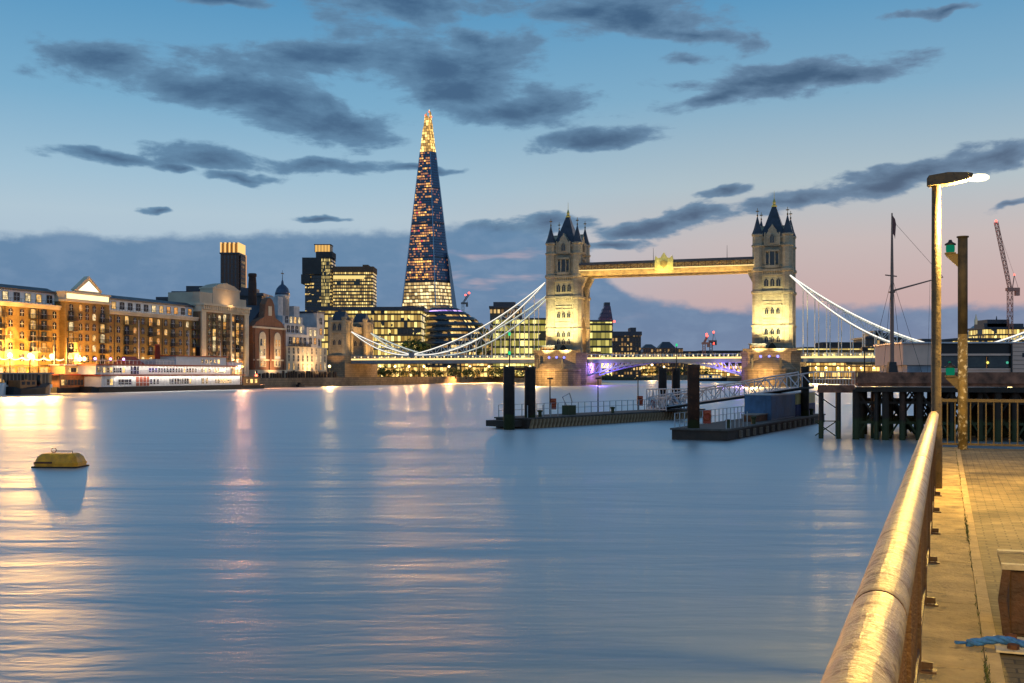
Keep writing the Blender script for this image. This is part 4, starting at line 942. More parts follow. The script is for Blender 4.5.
# round tilted hall
Y = 590; hx_, hy_ = PX(455, Y), Y+22
hall = thing('round_hall', 'dark glass round hall of stacked leaning rings with amber floors and a violet lounge', 'building', (hx_, hy_, 2.7))
prof = [(361,421,484),(355,420,486),(348,420,489),(341,420,491),(334,421,490),(328,421,487),(322,421,481),(316,422,473),(310.5,424,464),(306,428,455),(303.4,435,447)]
HGL = curtain('hall_dark_glass', 2.4, 60, .04, (.03,.045,.07), (.03,.05,.08), (1,.6,.2), (1,.7,.3), .9, .04, .02)
mpx = Y/F
def hz(y): return PZ(y, Y)-2.7
for i in range(len(prof)-1):
    y0_, l0, r0 = prof[i]; y1_, l1, r1 = prof[i+1]
    z0_, z1_ = hz(y0_), hz(y1_)
    c0, R0 = ((l0+r0)/2-455)*mpx, (r0-l0)/2*mpx; c1, R1 = ((l1+r1)/2-455)*mpx, (r1-l1)/2*mpx
    zm = z0_+(z1_-z0_)*.45; cm, Rm = c0+(c1-c0)*.45, R0+(R1-R0)*.45
    mb = MB(); mb.smooth = True
    mb.loft([[(c0+R0*.965*cos(2*pi*k/40), R0*.965*sin(2*pi*k/40), z0_) for k in range(40)], [(cm+Rm*.965*cos(2*pi*k/40), Rm*.965*sin(2*pi*k/40), zm) for k in range(40)]])
    mm = curtain('hall_lit_floor', 1.5, 70, .62, (.05,.05,.05), (.04,.05,.06), (1,.48,.08), (1,.72,.26), 1.7, .05, .0, .9, cscale=.09)
    if i == 8: mm = curtain('hall_violet_floor', 1.5, 70, .9, (.05,.05,.05), (.04,.05,.06), (.45,.22,1), (.7,.45,1), 2.0, .05, .0, .6, cscale=.09)
    mb.build('lit_floor', mm, hall)
    mb = MB(); mb.smooth = True
    mb.loft([[(cm+Rm*1.0*cos(2*pi*k/40), Rm*1.0*sin(2*pi*k/40), zm+.02) for k in range(40)], [(c1+R1*1.01*cos(2*pi*k/40), R1*1.01*sin(2*pi*k/40), z1_+.35) for k in range(40)], [(c1+R1*.94*cos(2*pi*k/40), R1*.94*sin(2*pi*k/40), z1_+.37) for k in range(40)]])
    mb.build('glass_band', HGL, hall)

# sloping glass tower far behind, right of the south bridge tower
Y = 900; t = thing('sloping_tower', 'small dark blue tower with a slanting shoulder and red lamps on its ledge', 'tower', (PX(598, Y), Y, 2.7))
k_ = Y/F; hh = lambda y: PZ(y, Y)-2.7
mb = MB(); mb.slab([(0,0),(15*k_,0),(15*k_,hh(321)),(12.5*k_,hh(306)),(7*k_,hh(305)),(3.5*k_,hh(313)),(0,hh(322))], 0, 18); mb.build('glass_facade', curtain('slope_glass', 1.8, 3.4, .10, (.05,.05,.10), (.03,.04,.10), (1,.5,.3), (.6,.5,1), .9), t)
mb = MB(); mb.box(7*k_, 12.5*k_, 4, 14, hh(306), hh(302)); mb.build('head_frame', SLATE, t)
for a in (1, 6, 11, 16): mb = MB(); mb.ball((a*k_, -.6, hh(321.5)), 1.0, 6, 4); mb.build('red_lamp', REDL, t)
# low pyramid-roofed customs hall and other far roofs
Y = 880; t = thing('pyramid_roof_hall', 'low far building with a small central pyramid roof, seen over the bascule', 'building', (PX(643, Y), Y, 2.9)); k_ = Y/F
MB().box(0, 40*k_, 0, 20, 0, PZ(348, Y)-2.9).build('facade', OFF[2], t)
for a, b2, y_ in ((0, 14, 344), (16, 33, 341.5)):
    mb = MB(); z = PZ(348, Y)-2.9; mb.loft([[(a*k_,0,z),(b2*k_,0,z),(b2*k_,20,z),(a*k_,20,z)],[((a*.7+b2*.3)*k_,8,PZ(y_,Y)-2.9),((a*.3+b2*.7)*k_,8,PZ(y_,Y)-2.9),((a*.3+b2*.7)*k_,12,PZ(y_,Y)-2.9),((a*.7+b2*.3)*k_,12,PZ(y_,Y)-2.9)]]); mb.build('roof', SLATE, t)
for (xa, xb, y_, yy, lab) in ((676,702,351,930,'low dark far block with sparse amber windows left of the red cranes'),(700,742,350.5,960,'low dark far block with sparse amber windows under the red cranes'),(378,430,352,700,'low dim block behind the side span, left of the chain pin'),(420,500,345,760,'dim block standing behind the round hall'),(552,600,338,800,'dim far block hidden behind the south bridge tower'),(770,812,352,900,'low dark far block behind the north bridge tower'),(905,935,349,760,'low lit far block behind the flat white pier house')):
    block('distant_block', lab, xa, xb, y_, yy, 20, curtain('distant_windows', 3.0, 3.4, .35, (.06,.05,.045), (.03,.03,.035), (1,.55,.14), (1,.75,.3), 1.0, .2, .3), z0=2.9, group='distant low blocks')

# cathedral dome and spire, far right
Y = 1400; k_ = Y/F; t = thing('cathedral_dome', 'distant pale cathedral dome with lantern between the navigation post and the crane', 'cathedral', (PX(976, Y), Y, 2.9)); hh = lambda y: PZ(y, Y)-2.9
mb = MB(); mb.smooth = True; mb.lathe([(9*k_,0),(9*k_,hh(336)),(8.6*k_,hh(335))], 20); mb.build('drum', CREAM, t)
mb = MB(); mb.smooth = True; mb.lathe([(8*k_,hh(335)),(7.6*k_,hh(332)),(6*k_,hh(329)),(3.5*k_,hh(326.5)),(1.6*k_,hh(325.5))], 20); mb.build('dome', mat('lead_dome', (.32,.34,.38), .6, 0, .15, .05), t)
mb = MB(); mb.lathe([(1.7*k_,hh(325.6)),(1.7*k_,hh(320)),(.9*k_,hh(318)),(.2*k_,hh(314))], 10); mb.build('lantern', CREAM, t)
light('SPOT', 'dome_flood', (0, -60, 30), 60000, (1, .75, .4), (0, 0, 70), t, spot_size=radians(60), spot_blend=.8)
Y = 900; k_ = Y/F; t = thing('church_spire', 'thin dark church spire right of the cathedral dome', 'spire', (PX(996.5, Y), Y, 2.9)); hh = lambda y: PZ(y, Y)-2.9
MB().box(-1.8*k_, 1.8*k_, -2, 2, 0, hh(328)).build('tower', mat('dark_stone', (.10,.08,.07), .85), t)
mb = MB(); mb.lathe([(1.8*k_,hh(328)),(1.2*k_,hh(323)),(.3*k_,hh(316))], 8); mb.build('steeple', SLATE, t)

# cranes
def lattice(mb, a, b, wd, n, r):
    import mathutils
    A, B = mathutils.Vector(a), mathutils.Vector(b); dd = (B-A).normalized(); s1 = dd.cross(mathutils.Vector((0, 1, .01))).normalized(); s2 = dd.cross(s1)
    cs = [s1*wd+s2*wd, s1*wd-s2*wd, -s1*wd-s2*wd, -s1*wd+s2*wd]
    for c_ in cs: mb.tube([tuple(A+c_), tuple(B+c_)], r, 4)
    for k in range(n):
        p, q = A+(B-A)*(k/n), A+(B-A)*((k+1)/n)
        for j in range(4):
            u_, v_ = cs[j], cs[(j+1) % 4]
            mb.tube([tuple(p+(u_ if k % 2 else v_)), tuple(q+(v_ if k % 2 else u_))], r*.6, 3)
CRANEM = mat('crane_red', (.60,.24,.17), .6, .1, .2, .3); CRANEG = mat('crane_grey', (.16,.14,.14), .6, .1, .2, .3)
def luffer(label, px, ybase, ypiv, tipx, tipy, Y, z0, wd, m, lamp=1.4):
    k_ = Y/F; t = thing('luffing_crane', label, 'crane', (PX(px, Y), Y, z0)); hh = lambda y: PZ(y, Y)-z0
    mb = MB(); lattice(mb, (0,0,0), (0,0,hh(ypiv)), wd, 14, wd*.22); mb.build('mast', m, t)
    mb = MB(); lattice(mb, (0,0,hh(ypiv)), ((tipx-px)*k_,0,hh(tipy)), wd*.7, 18, wd*.2); mb.build('jib', m, t)
    mb = MB(); mb.box(-wd*1.8, wd*4.5, -wd*1.3, wd*1.3, hh(ypiv)-wd, hh(ypiv)+wd*.6); mb.box(wd*2.6, wd*4.6, -wd, wd, hh(ypiv)-wd*3.4, hh(ypiv)-wd); mb.build('machinery_deck', m, t)
    mb = MB(); mb.tube([(wd*1.2,0,hh(ypiv)),(wd*2.2,0,hh(ypiv)+wd*7)], wd*.25, 4); mb.tube([(wd*2.2,0,hh(ypiv)+wd*7),((tipx-px)*k_,0,hh(tipy))], wd*.07, 3); mb.tube([(wd*2.2,0,hh(ypiv)+wd*7),(wd*4.3,0,hh(ypiv))], wd*.12, 3); mb.build('a_frame', m, t)
    mb = MB(); mb.ball(((tipx-px)*k_, 0, hh(tipy)+lamp*.6), lamp*.6, 8, 5); mb.build('warning_lamp', REDL, t)
    mb = MB(); mb.ball((wd*2.2, 0, hh(ypiv)+wd*7.3), lamp*.5, 8, 5); mb.build('warning_lamp', REDL, t)
    return t
luffer('tall red and grey luffing crane with a steep jib above the far right roofs', 1010, 345, 289, 996, 222, 700, 2.9, 1.25, CRANEM, 1.1)
luffer('tiny leaning crane with a red lamp right of the glass skyscraper', 463, 320, 303, 469, 294, 900, 2.7, .9, CRANEG, 1.4)
luffer('far crane with red lamps, left of the pair beyond the bascule', 704, 356, 343, 707, 337, 900, 2.9, 1.0, CRANEM, 1.6)
luffer('far crane with red lamps, right of the pair beyond the bascule', 711, 356, 341, 714, 345, 905, 2.9, 1.0, CRANEG, 1.8)

# trees along the far quay
def tree(label, loc, h_, r_, leaf, group, nleaf=520, name='broadleaf_tree'):
    t = thing(name, label, 'tree', loc, random.uniform(0, 6), group)
    mb = MB(); mb.smooth = True; mb.tube([(0,0,-.3),(.1,0,h_*.25),(0,.1,h_*.5)], [r_*.11, r_*.08, r_*.04], 7)
    for k in range(5):
        a = k*1.26; mb.tube([(0,0,h_*(.28+.04*k)),(r_*.6*cos(a), r_*.6*sin(a), h_*(.6+.05*k))], [r_*.05, r_*.015], 5)
    mb.build('trunk', mat('bark', (.06,.045,.03), .9, 0, .3, 3), t)
    mb = MB(); cl = [(random.gauss(0, r_*.45), random.gauss(0, r_*.45), h_*random.uniform(.42,.88), r_*random.uniform(.3,.5)) for _ in range(11)]
    for _ in range(nleaf):
        c_ = random.choice(cl); p = [c_[k]+random.gauss(0, c_[3]*.55) for k in range(3)]; s_ = r_*random.uniform(.05,.11)
        u_ = [random.gauss(0,1) for _ in range(3)]; v_ = [random.gauss(0,1) for _ in range(3)]
        mb.poly([[p[k]+s_*u_[k] for k in range(3)], [p[k]+s_*v_[k] for k in range(3)], [p[k]-s_*u_[k]*.8 for k in range(3)], [p[k]-s_*v_[k]*.8 for k in range(3)]])
    mb.build('crown', leaf, t); return t
LEAF = mat('leaves', (.06,.10,.025), .8, 0, .45, .5)
tr = tree('floodlit yellow green tree standing at the left foot of the round hall', (PX(419, 555), 555, 2.7), 21, 5.5, LEAF, 'lit trees on the far quay', 900)
light('SPOT', 'tree_flood', (3, -10, 1), 14000, (1, .9, .25), (0, 0, 13), tr, spot_size=radians(80), spot_blend=.8)
for k in range(14):
    px = 366+k*12.5+random.uniform(-3,3); Yt = 205.5/(.33-(px-512)/F) if px < 400 else 520+k*4
    s = random.uniform(.8,1.1); tree('small dark round tree in the row along the far quay under the side span', (PX(px, 520+k*3), 520+k*3, 2.5), 4.6*s, 3.6*s, LEAF, 'small trees under the side span', 260)
for k in range(9):
    px = 604+k*13+random.uniform(-2,2); s = random.uniform(.8,1.15)
    tree('low dark tree in the row on the far embankment under the bascule', (PX(px, 842), 842, 2.8), 6.0*s, 5.2*s, LEAF, 'small trees under the bascule', 220)

# quay lamps and lit kiosks under the spans
me_pl = MB().lathe([(.16,0),(.12,4.6)], 6).mesh('lamp_post', BLACKIRON); mbl = MB(); mbl.ball((0,0,5.0), .52, 8, 6); me_gl = mbl.mesh('globe', emit('quay_globe', (1,.72,.28), 6))
def quay_lamp(px, Y, z0, lab, grp, sc=1.0, power=0, col=(1,.58,.2)):
    t = thing('quay_lamp', lab, 'lamp post', (PX(px, Y), Y, z0), 0, grp); t.scale = (sc, sc, sc); place(me_pl, 'lamp_post', t); place(me_gl, 'globe', t)
    if power: light('SPOT', 'lamp_light', (-PX(px, Y)/Y*.75, -.75, 5.0), power, col, (-PX(px, Y)*.1, -Y*.1, 4.2), t, shadow_soft_size=.5, spot_size=radians(165), spot_blend=.3)
    return t
for i, px in enumerate((366, 380, 395, 409, 424, 449, 470, 489, 507, 530)): quay_lamp(px, 538+i*3, 2.6, 'globe lamp in the row on the far quay under the side span', 'quay lamps under the side span', 1.15, 85000 if 1 < i < 8 else 45000, (1,.46,.14))
for i, px in enumerate((603, 612, 622, 631, 641, 652, 664, 697, 706, 716, 727, 736)): quay_lamp(px, 850+(i%3)*12, 2.9, 'distant globe lamp on the far embankment under the bascule', 'embankment lamps under the bascule', random.uniform(1.1,1.9), 130000 if i % 2 else 0)
for i, px in enumerate((816, 826, 838, 849, 861, 874, 888, 900)): quay_lamp(px, 520+i*4, 2.6, 'globe lamp on the north quay below the lit low office', 'quay lamps on the north bank', 1.0, 60000)
for px, pw, of, sc, lab in ((10,75000,9,1.3,'globe lamp on the quay before the floodlit warehouse, nearest the left picture edge'),(30,80000,9,1.3,'globe lamp on the quay before the floodlit warehouse, the middle one'),(52,75000,9,1.3,'globe lamp on the quay before the floodlit warehouse, nearest the pediment block'),(84,60000,9,1.2,'globe lamp on the quay before the pediment block'),(219,170000,8,.9,'globe lamp on the quay before the pale stone fronted block, left one'),(242,170000,8,.9,'globe lamp on the quay before the pale stone fronted block, right one')):
    q_ = FP(px, of-2, 2.6); quay_lamp(px, q_[1], 2.6, lab, None, sc, pw, (1,.50,.12) if px < 150 else (1,.40,.16))
q_ = FP(329.5, 2, 2.6); quay_lamp(329.5, q_[1], 2.6, 'bright globe lamp on the quay between the domed building and the bridge gatehouse', None, 1.0, 34000)
KIO = curtain('kiosk_glass', 2.0, 2.8, .85, (.20,.12,.05), (.06,.05,.04), (1,.48,.06), (1,.74,.26), 2.6, .08, .25, .5)
for (xa, xb, yt, Y, lab) in ((372,400,367.5,560,'low lit quay pavilion under the bridge, nearest the gatehouse'),(402,446,366.5,580,'low lit quay pavilion under the bridge, below the chain pin'),(461,487,362,575,'lit white kiosk with glowing top under the side span'),(489,534,366,590,'low lit quay pavilion under the bridge, next to the south pier'),
    (600,628,364,862,'glowing low quay building seen under the south bascule leaf'),(630,656,366,866,'dim low quay building seen under the middle of the bascule'),(690,722,362,862,'glowing low quay building seen under the north bascule leaf'),(722,746,365,868,'reddish low quay building next to the north pier'),(812,846,362,545,'low lit pavilion on the north quay under the deck, left one'),(848,900,364,548,'low lit pavilion on the north quay under the deck, right one')):
    block('quay_pavilion', lab, xa, xb, yt, Y, 10, KIO, z0=2.6, rt=.5, group='lit pavilions under the bridge')

# ------------------------------------------------------------------ vessels, pontoons, piles, pier
RED = mat('red_paint', (.45,.06,.03), .5, 0, .2, .8)
HULLB = mat('black_hull', (.012,.012,.014), .5, 0, .3, .5)
WOOD = mat('varnished_wood', (.30,.12,.04), .5, 0, .3, 1.0)
VW = [G_ for G_ in (mat('cabin_glass', (.02,.025,.04), .1), pane('cabin_lit', (1,.62,.2), 1.4))]
def SP(px, off=13.0):              # a point of the mooring line in front of the quay
    q_ = .33-(px-512)/F; Yv = (211.8-off*1.053)/q_; return (PX(px, Yv), Yv, 0)
def vessel(name, label, pxa, pxb, off, cat, rz=RZF):
    p, q = SP(pxa, off), SP(pxb, off); L = sqrt((q[0]-p[0])**2+(q[1]-p[1])**2)
    return thing(name, label, cat, p, rz), L
def hull(L, B, z0, z1, bow=5.0, stern=1.2, sheer=.6):
    def outline(k, z, sh): return [(stern*k, -B*.38*k, z+sh*.4), (stern+1.5, -B*.5*k, z), (L*.5, -B*.5*k, z), (L-bow, -B*.48*k, z+sh*.3), (L-bow*.35, -B*.25*k, z+sh*.8), (L*(.985 if k < 1 else 1), 0, z+sh), (L-bow*.35, B*.25*k, z+sh*.8), (L-bow, B*.48*k, z+sh*.3), (L*.5, B*.5*k, z), (stern+1.5, B*.5*k, z), (stern*k, B*.38*k, z+sh*.4)]
    mb = MB(); mb.loft([outline(.86, z0, 0), outline(1.0, z1, sheer)]); return mb
def win_row(parent, x0, x1, n, y, z, w_, h_, lit=.1, nm='window'):
    for k in range(n):
        x = x0+(x1-x0)*(k+.5)/n; mb = MB(); mb.box(x-w_/2, x+w_/2, y-.05, y, z, z+h_); mb.build(nm, VW[1] if random.random() < lit else VW[0], parent)
# white paddle steamer
t, L = vessel('river_steamer', 'long white three deck river steamer with red deck edges, moored before the warehouses', 77, 239, 15, 'ship')
B = 9.0
hull(L, B, -1.0, 1.3).build('hull', HULLB, t)
MB().box(3, L-7, -B/2-.3, B/2+.3, 1.4, 4.1).build('main_deck', WHITE, t)
MB().box(2.2, L-5, -B/2-.9, B/2+.9, 4.1, 4.5).build('deck_edge', RED, t)
MB().box(1.2, L-12, -B/2-.1, B/2+.1, 4.5, 6.7).build('upper_deck', WHITE, t)
MB().box(.5, L-10, -B/2-.8, B/2+.8, 6.7, 7.1).build('deck_edge', RED, t)
for z_, w_ in ((4.0, 900), (6.6, 800)): light('AREA', 'deck_light', (L*.5, -B/2-.95, z_), w_, (1, .86, .70), (L*.5, -B/2-.45, z_-3), t, shape='RECTANGLE', size=L*.8, size_y=.25)
MB().box(L*.50, L*.84, -B*.32, B*.32, 7.1, 9.5).build('deck_house', WHITE, t); MB().box(L*.49, L*.85, -B*.36, B*.36, 9.5, 9.75).build('house_roof', RED, t)
MB().box(L*.38, L*.50, -B*.3, B*.3, 7.1, 8.6).build('wheelhouse', mat('wheelhouse_paint', (.35,.42,.52), .5), t)
for a, b2, n, z, w_, h_ in ((.30,.60,17,5.1,.8,1.1),(.62,.70,3,5.1,.9,1.1),(.24,.36,6,1.95,.9,1.3),(.42,.56,9,1.95,.8,1.4),(.62,.68,2,1.9,1.1,1.5),(.07,.10,2,1.9,1.0,1.4),(.02,.17,9,5.0,.9,1.2),(.72,.80,5,5.1,.9,1.1),(.13,.20,5,1.95,.9,1.3),(.72,.84,7,1.95,.9,1.2)): win_row(t, L*a, L*b2, n, -B/2-(.1 if z > 4 else .3), z, w_, h_, .12)
win_row(t, L*.66, L*.80, 5, -B*.32, 7.7, 1.0, 1.1, .2)
MB().box(L*.20, L*.245, -B/2-.14, -B/2-.08, 4.6, 6.6).build('side_opening', VW[0], t)
MB().box(L*.225, L*.30, -B/2-.36, -B/2-.3, 1.5, 3.9).build('paddle_box', mat('paddle_box_paint', (.40,.10,.06), .6, 0, .3, 1.2), t)
mb = MB(); mb.box(.6, L-10, -B/2-.7, -B/2-.64, 8.0, 8.08); mb.box(.6, L-10, B/2+.64, B/2+.7, 8.0, 8.08)
for k in range(40): x = .6+(L-11)*k/39; mb.box(x-.03, x+.03, -B/2-.7, -B/2-.64, 7.1, 8.0)
mb.build('deck_railing', WHITE, t)
for zz, xe in ((4.5, L-5.2), (1.4, L-7)):
    mb = MB(); n_ = 44
    for k in range(n_): x = 2.4+(xe-2.4)*k/(n_-1); mb.box(x-.05, x+.05, -B/2-.86, -B/2-.78, zz, zz+(2.2 if zz > 4 else 2.7))
    mb.box(2.4, xe, -B/2-.86, -B/2-.78, zz+.95, zz+1.05); mb.build('deck_stanchions', WHITE, t)
for x in (.46, .72): mb = MB(); mb.smooth = True; mb.lathe([(.75,7.1),(.7,12.2),(.8,12.3),(.8,12.7)], 12, L*x, 1.0); mb.build('funnel', BLACKIRON if x > .6 else RED, t)
for k in range(5): mb = MB(); mb.loft([[(L*.87+k*1.5,-2.6,7.15),(L*.87+k*1.5+1.1,-2.6,7.15),(L*.87+k*1.5+1.1,-1.6,7.15),(L*.87+k*1.5,-1.6,7.15)],[(L*.87+k*1.5+.1,-2.5,8.0),(L*.87+k*1.5+1,-2.5,8.0),(L*.87+k*1.5+1,-1.7,8.0),(L*.87+k*1.5+.1,-1.7,8.0)]]); mb.build('deck_locker', WHITE, t)
for x, h_ in ((.33,19),(.64,17),(.86,14)): mb = MB(); mb.tube([(L*x,0,7),(L*x,0,h_)], [.14,.05], 6); mb.build('mast', WHITE, t)
mb = MB(); mb.loft([[(L*.22,-2,7.1),(L*.33,-2,7.1),(L*.33,2,7.1),(L*.22,2,7.1)],[(L*.24,-.1,9.2),(L*.31,-.1,9.2),(L*.31,.1,9.2),(L*.24,.1,9.2)]]); mb.build('red_canopy', RED, t)
for x in (.04,.12,.19): mb = MB(); mb.ball((L*x,-3,8.4), .33, 8, 5); mb.build('deck_lamp', emit('violet_lamp', (.7,.4,1), 4), t)
# orange deck house boat, glazed barge, tug, launch at the far left
t, L = vessel('wooden_houseboat', 'varnished orange brown wooden boat moored at the stern of the white steamer', 46, 80, 12, 'boat')
hull(L, 6, -.8, 1.2, 3).build('hull', HULLB, t); MB().box(1.5, L-1.5, -2.7, 2.7, 1.2, 4.3).build('cabin', WOOD, t); MB().box(.9, L-.5, -3.1, 3.1, 4.3, 4.6).build('deck_edge', RED, t)
MB().box(4, L-2, -2.2, 2.2, 4.6, 6.7).build('upper_cabin', mat('lit_cream_cabin', (.70,.45,.20), .6), t); MB().box(3.6, L-1.6, -2.5, 2.5, 6.7, 6.95).build('roof', WHITE, t)
win_row(t, 2, L-2, 7, -2.7, 1.9, .9, 1.3, .25); win_row(t, 5, L-3, 4, -2.2, 5.1, .9, 1.0, .3)
for x in (.25, .62): mb = MB(); mb.tube([(L*x,0,6.9),(L*x,0,13.5)], [.22,.16], 6); mb.build('mast', BLACKIRON, t)
light('POINT', 'cabin_glow', (L*.5, -6, 5), 500, (1, .5, .15), None, t, shadow_soft_size=.3)
t, L = vessel('glazed_barge', 'dark barge with a long low glazed saloon at the left edge', -20, 48, 16, 'boat')
hull(L, 7, -.8, 1.4, 3).build('hull', WHITE, t); MB().box(1.5, L-2, -3, 3, 1.4, 2.2).build('saloon_base', WHITE, t); MB().box(1.6, L-2.1, -2.9, 2.9, 2.2, 4.6).build('glazing', curtain('saloon_glass', 1.1, 40, .35, (.25,.20,.16), (.04,.035,.03), (1,.5,.15), (1,.65,.25), .7, .10, .0), t); MB().box(1.2, L-1.7, -3.2, 3.2, 4.6, 4.9).build('roof', mat('grey_roof', (.25,.25,.27), .6), t)
t, L = vessel('tugboat', 'low black tug with red deck line in front of the wooden boat', 4, 50, 21, 'boat')
hull(L, 5, -.6, 1.3, 4, 1, 1.3).build('hull', HULLB, t); MB().box(3, 8, -1.6, 1.6, 1.4, 3.2).build('wheelhouse', WOOD, t); MB().box(9, L-5, -1.5, 1.5, 1.4, 2.1).build('engine_casing', RED, t)
mb = MB(); mb.smooth = True; mb.lathe([(.45,2),(.4,4.4)], 10, 10.5, 0); mb.build('funnel', HULLB, t)
win_row(t, 3.2, 7.8, 3, -1.6, 2.2, .9, .7, .3)
t, L = vessel('white_launch', 'white motor launch half out of the picture at the left edge, below the glazed barge', -12, 6, 20, 'boat')
hull(L, 4, -.5, 2.2, 3, .6, .5).build('hull', WHITE, t); MB().box(1.5, L-3.5, -1.4, 1.4, 2.3, 4.1).build('cabin', WHITE, t); win_row(t, 1.8, L-3.8, 3, -1.4, 2.9, .9, .7, .2)
t, L = vessel('work_barge', 'low dark work barge with a lit hut right of the white steamer', 205, 262, 13, 'boat')
hull(L, 6, -.6, 1.0, 3, 1, .3).build('hull', HULLB, t); MB().box(L*.55, L*.85, -2, 2, 1.0, 3.6).build('hut', WOOD, t); MB().box(L*.53, L*.87, -2.3, 2.3, 3.6, 3.85).build('hut_roof', HULLB, t); win_row(t, L*.58, L*.82, 3, -2, 1.8, 1.4, 1.2, .9)
t, L = vessel('moored_dinghy', 'small dark dinghy on the water below the domed building', 297, 304, 9, 'boat')
hull(L, 1.8, -.2, .8, 1.2, .4, .3).build('hull', HULLB, t); MB().box(L*.3, L*.6, -.6, .6, .8, 1.6).build('cuddy', HULLB, t)
# red light dolphin
p = SP(256.5, 10)
t = thing('beacon_pile', 'dark pile beacon with two stacked red lights below the brewery', 'beacon', p)
MB().lathe([(.35,-3),(.3,5.8)], 8).build('pile', PILE, t)
for yy in (375.5, 381.0):
    z = PZ(yy, p[1]); mb = MB(); mb.ball((0,-.3,z), .42, 8, 6); mb.build('red_light', emit('beacon_red', (1,.07,.03), 14), t)
# barge far under the bascule and dark moored ship
t = thing('moored_ship', 'long dark ship low on the water far beyond the bascule, left of the pile pair', 'ship', (PX(603, 800), 800, 0), 0)
L = PX(655, 800)-PX(603, 800)
hull(L, 9, -.6, 2.2, 6).build('hull', mat('green_grey_hull', (.05,.055,.035), .6), t); MB().box(L*.2, L*.7, -3, 3, 2.2, 4.4).build('superstructure', mat('ship_brown', (.10,.06,.04), .7), t); win_row(t, L*.22, L*.68, 8, -3, 2.9, 1.2, .8, .4); mb = MB(); mb.tube([(L*.5,0,4),(L*.5,0,10)], .2, 5); mb.build('mast', BLACKIRON, t)
t = thing('moored_ship', 'dark passenger boat with bright saloon lights beyond the north bascule leaf', 'ship', (PX(690, 700), 700, 0), 0)
L = PX(727, 700)-PX(690, 700)
hull(L, 7, -.6, 1.6, 5).build('hull', HULLB, t); MB().box(2, L-4, -2.6, 2.6, 1.6, 4.2).build('saloon', WHITE, t); win_row(t, 2.5, L-4.5, 9, -2.6, 2.3, 1.2, 1.2, .8); MB().box(1.5, L-5, -3, 3, 4.2, 4.5).build('roof', HULLB, t)

# mooring buoy
Yb = 54.4; t = thing('mooring_buoy', 'yellow barrel shaped mooring buoy floating alone on the open water', 'buoy', (PX(60.5, Yb), Yb, 0), radians(-4)); t.scale = (.82, .82, .72)
YEL = mat('buoy_yellow', (.88,.34,.01), .5, 0, .3, 2, .2, 10, col2=(.3,.14,.02), cover=.62)
mb = MB(); mb.smooth = False
def brect(k, z, c): a, b2 = 1.34*k, .8*k; return [(-a+c,-b2,z),(a-c,-b2,z),(a,-b2+c,z),(a,b2-c,z),(a-c,b2,z),(-a+c,b2,z),(-a,b2-c,z),(-a,-b2+c,z)]
mb.loft([brect(.9,-.5,.2), brect(1.0,-.1,.22), brect(1.0,.2,.22), brect(1.02,.22,.22), brect(1.02,.36,.22), brect(.98,.40,.22), brect(.9,.72,.24), brect(.74,.93,.22), brect(.70,.95,.2)]); mb.build('float', YEL, t)
MB().box(-1.19, -.12, -.822, -.80, .30, .43).build('fender_strip', RUST, t)
mb = MB(); mb.box(-1.05, 1.02, -.74, .74, -.2, .12); mb.box(-1.40,1.40,-.83,.83,-.3,.10); mb.build('waterline_band', mat('weedy_band', (.03,.02,.012), .8, 0, .3, 4), t)
mb = MB(); mb.tube([(-.5,0,.94),(-.5,0,1.1),(.75,0,1.1),(.75,0,.94)], .025, 6); mb.build('top_bar', RUST, t)
mb = MB(); mb.tube([(-.42+.16*cos(a*pi/6), 0, 1.15+.16*sin(a*pi/6)) for a in range(13)], .025, 6); mb.build('mooring_ring', RUST, t)

# pontoons
DECKM = mat('pontoon_deck', (.10,.09,.085), .85, 0, .3, 1.5, .3, 12)
SIDE = mat('pontoon_side', (.05,.035,.028), .8, 0, .4, 1, .4, 6)
FENDER = mat('fender_timber', (.36,.25,.15), .8, 0, .35, 2, .4, 12)
def pontoon(label, corner, dirv, L, W_, zt, ribs, lean):
    a = atan2(dirv[1], dirv[0]); t = thing('pontoon', label, 'pontoon', (corner[0], corner[1], 0), a)
    MB().box(0, L, 0, W_, -.8, zt-.12).build('float', SIDE, t); MB().box(-.12, L+.12, -.1, W_+.1, zt-.12, zt).build('deck', DECKM, t)
    if ribs:
        mb = MB()
        me_f = None
        n = min(70, int(L/.55))
        mbf = MB(); mbf.loft([[(-.11,-.22,.02),(.11,-.22,.02),(.11,-.02,.02),(-.11,-.02,.02)], [(-.11+lean,-.22,zt-.14),(.11+lean,-.22,zt-.14),(.11+lean,-.02,zt-.14),(-.11+lean,-.02,zt-.14)]]); me_f = mbf.mesh('fender', FENDER)
        for k in range(n): place(me_f, 'fender', t, (.3+(L-.6)*k/n, 0, 0))
    me_s = MB().box(-.03,.03,-.03,.03,0,1.05).mesh('stanchion', GALV)
    n = min(48, int(L/1.1))
    for k in range(n+1): place(me_s, 'stanchion', t, (.2+(L-.4)*k/n, W_-.15, zt))
    for k in range(0, n//5): place(me_s, 'stanchion', t, (.2+(L-.4)*k/n, .15, zt))
    for z in (.55, 1.03):
        mb = MB(); mb.tube([(.2,W_-.15,zt+z),(L-.2,W_-.15,zt+z)], .022, 5); mb.build('guard_rail', GALV, t)
    return t
p1 = (1.3, 92.2); d1 = (.615,.788); P1 = pontoon('longer pontoon with a slanted timber fender row, in mid river left of the gangway', p1, d1, 31, 3.4, .92, True, .32)
p2 = (14.8, 75.5); d2 = (.453,.891); P2 = pontoon('nearer dark pontoon carrying the blue container, right of the single pile', p2, d2, 33.2, 4.0, .80, False, 0)
mbf = MB(); mbf.box(-.14,.14,-.2,-.02,.1,.6); mef = mbf.mesh('tyre_fender', mat('white_marks', (.22,.19,.16), .8, 0, .4, 3))
for k in range(14): place(mef, 'fender', P2, (3+k*1.9, 0, 0))
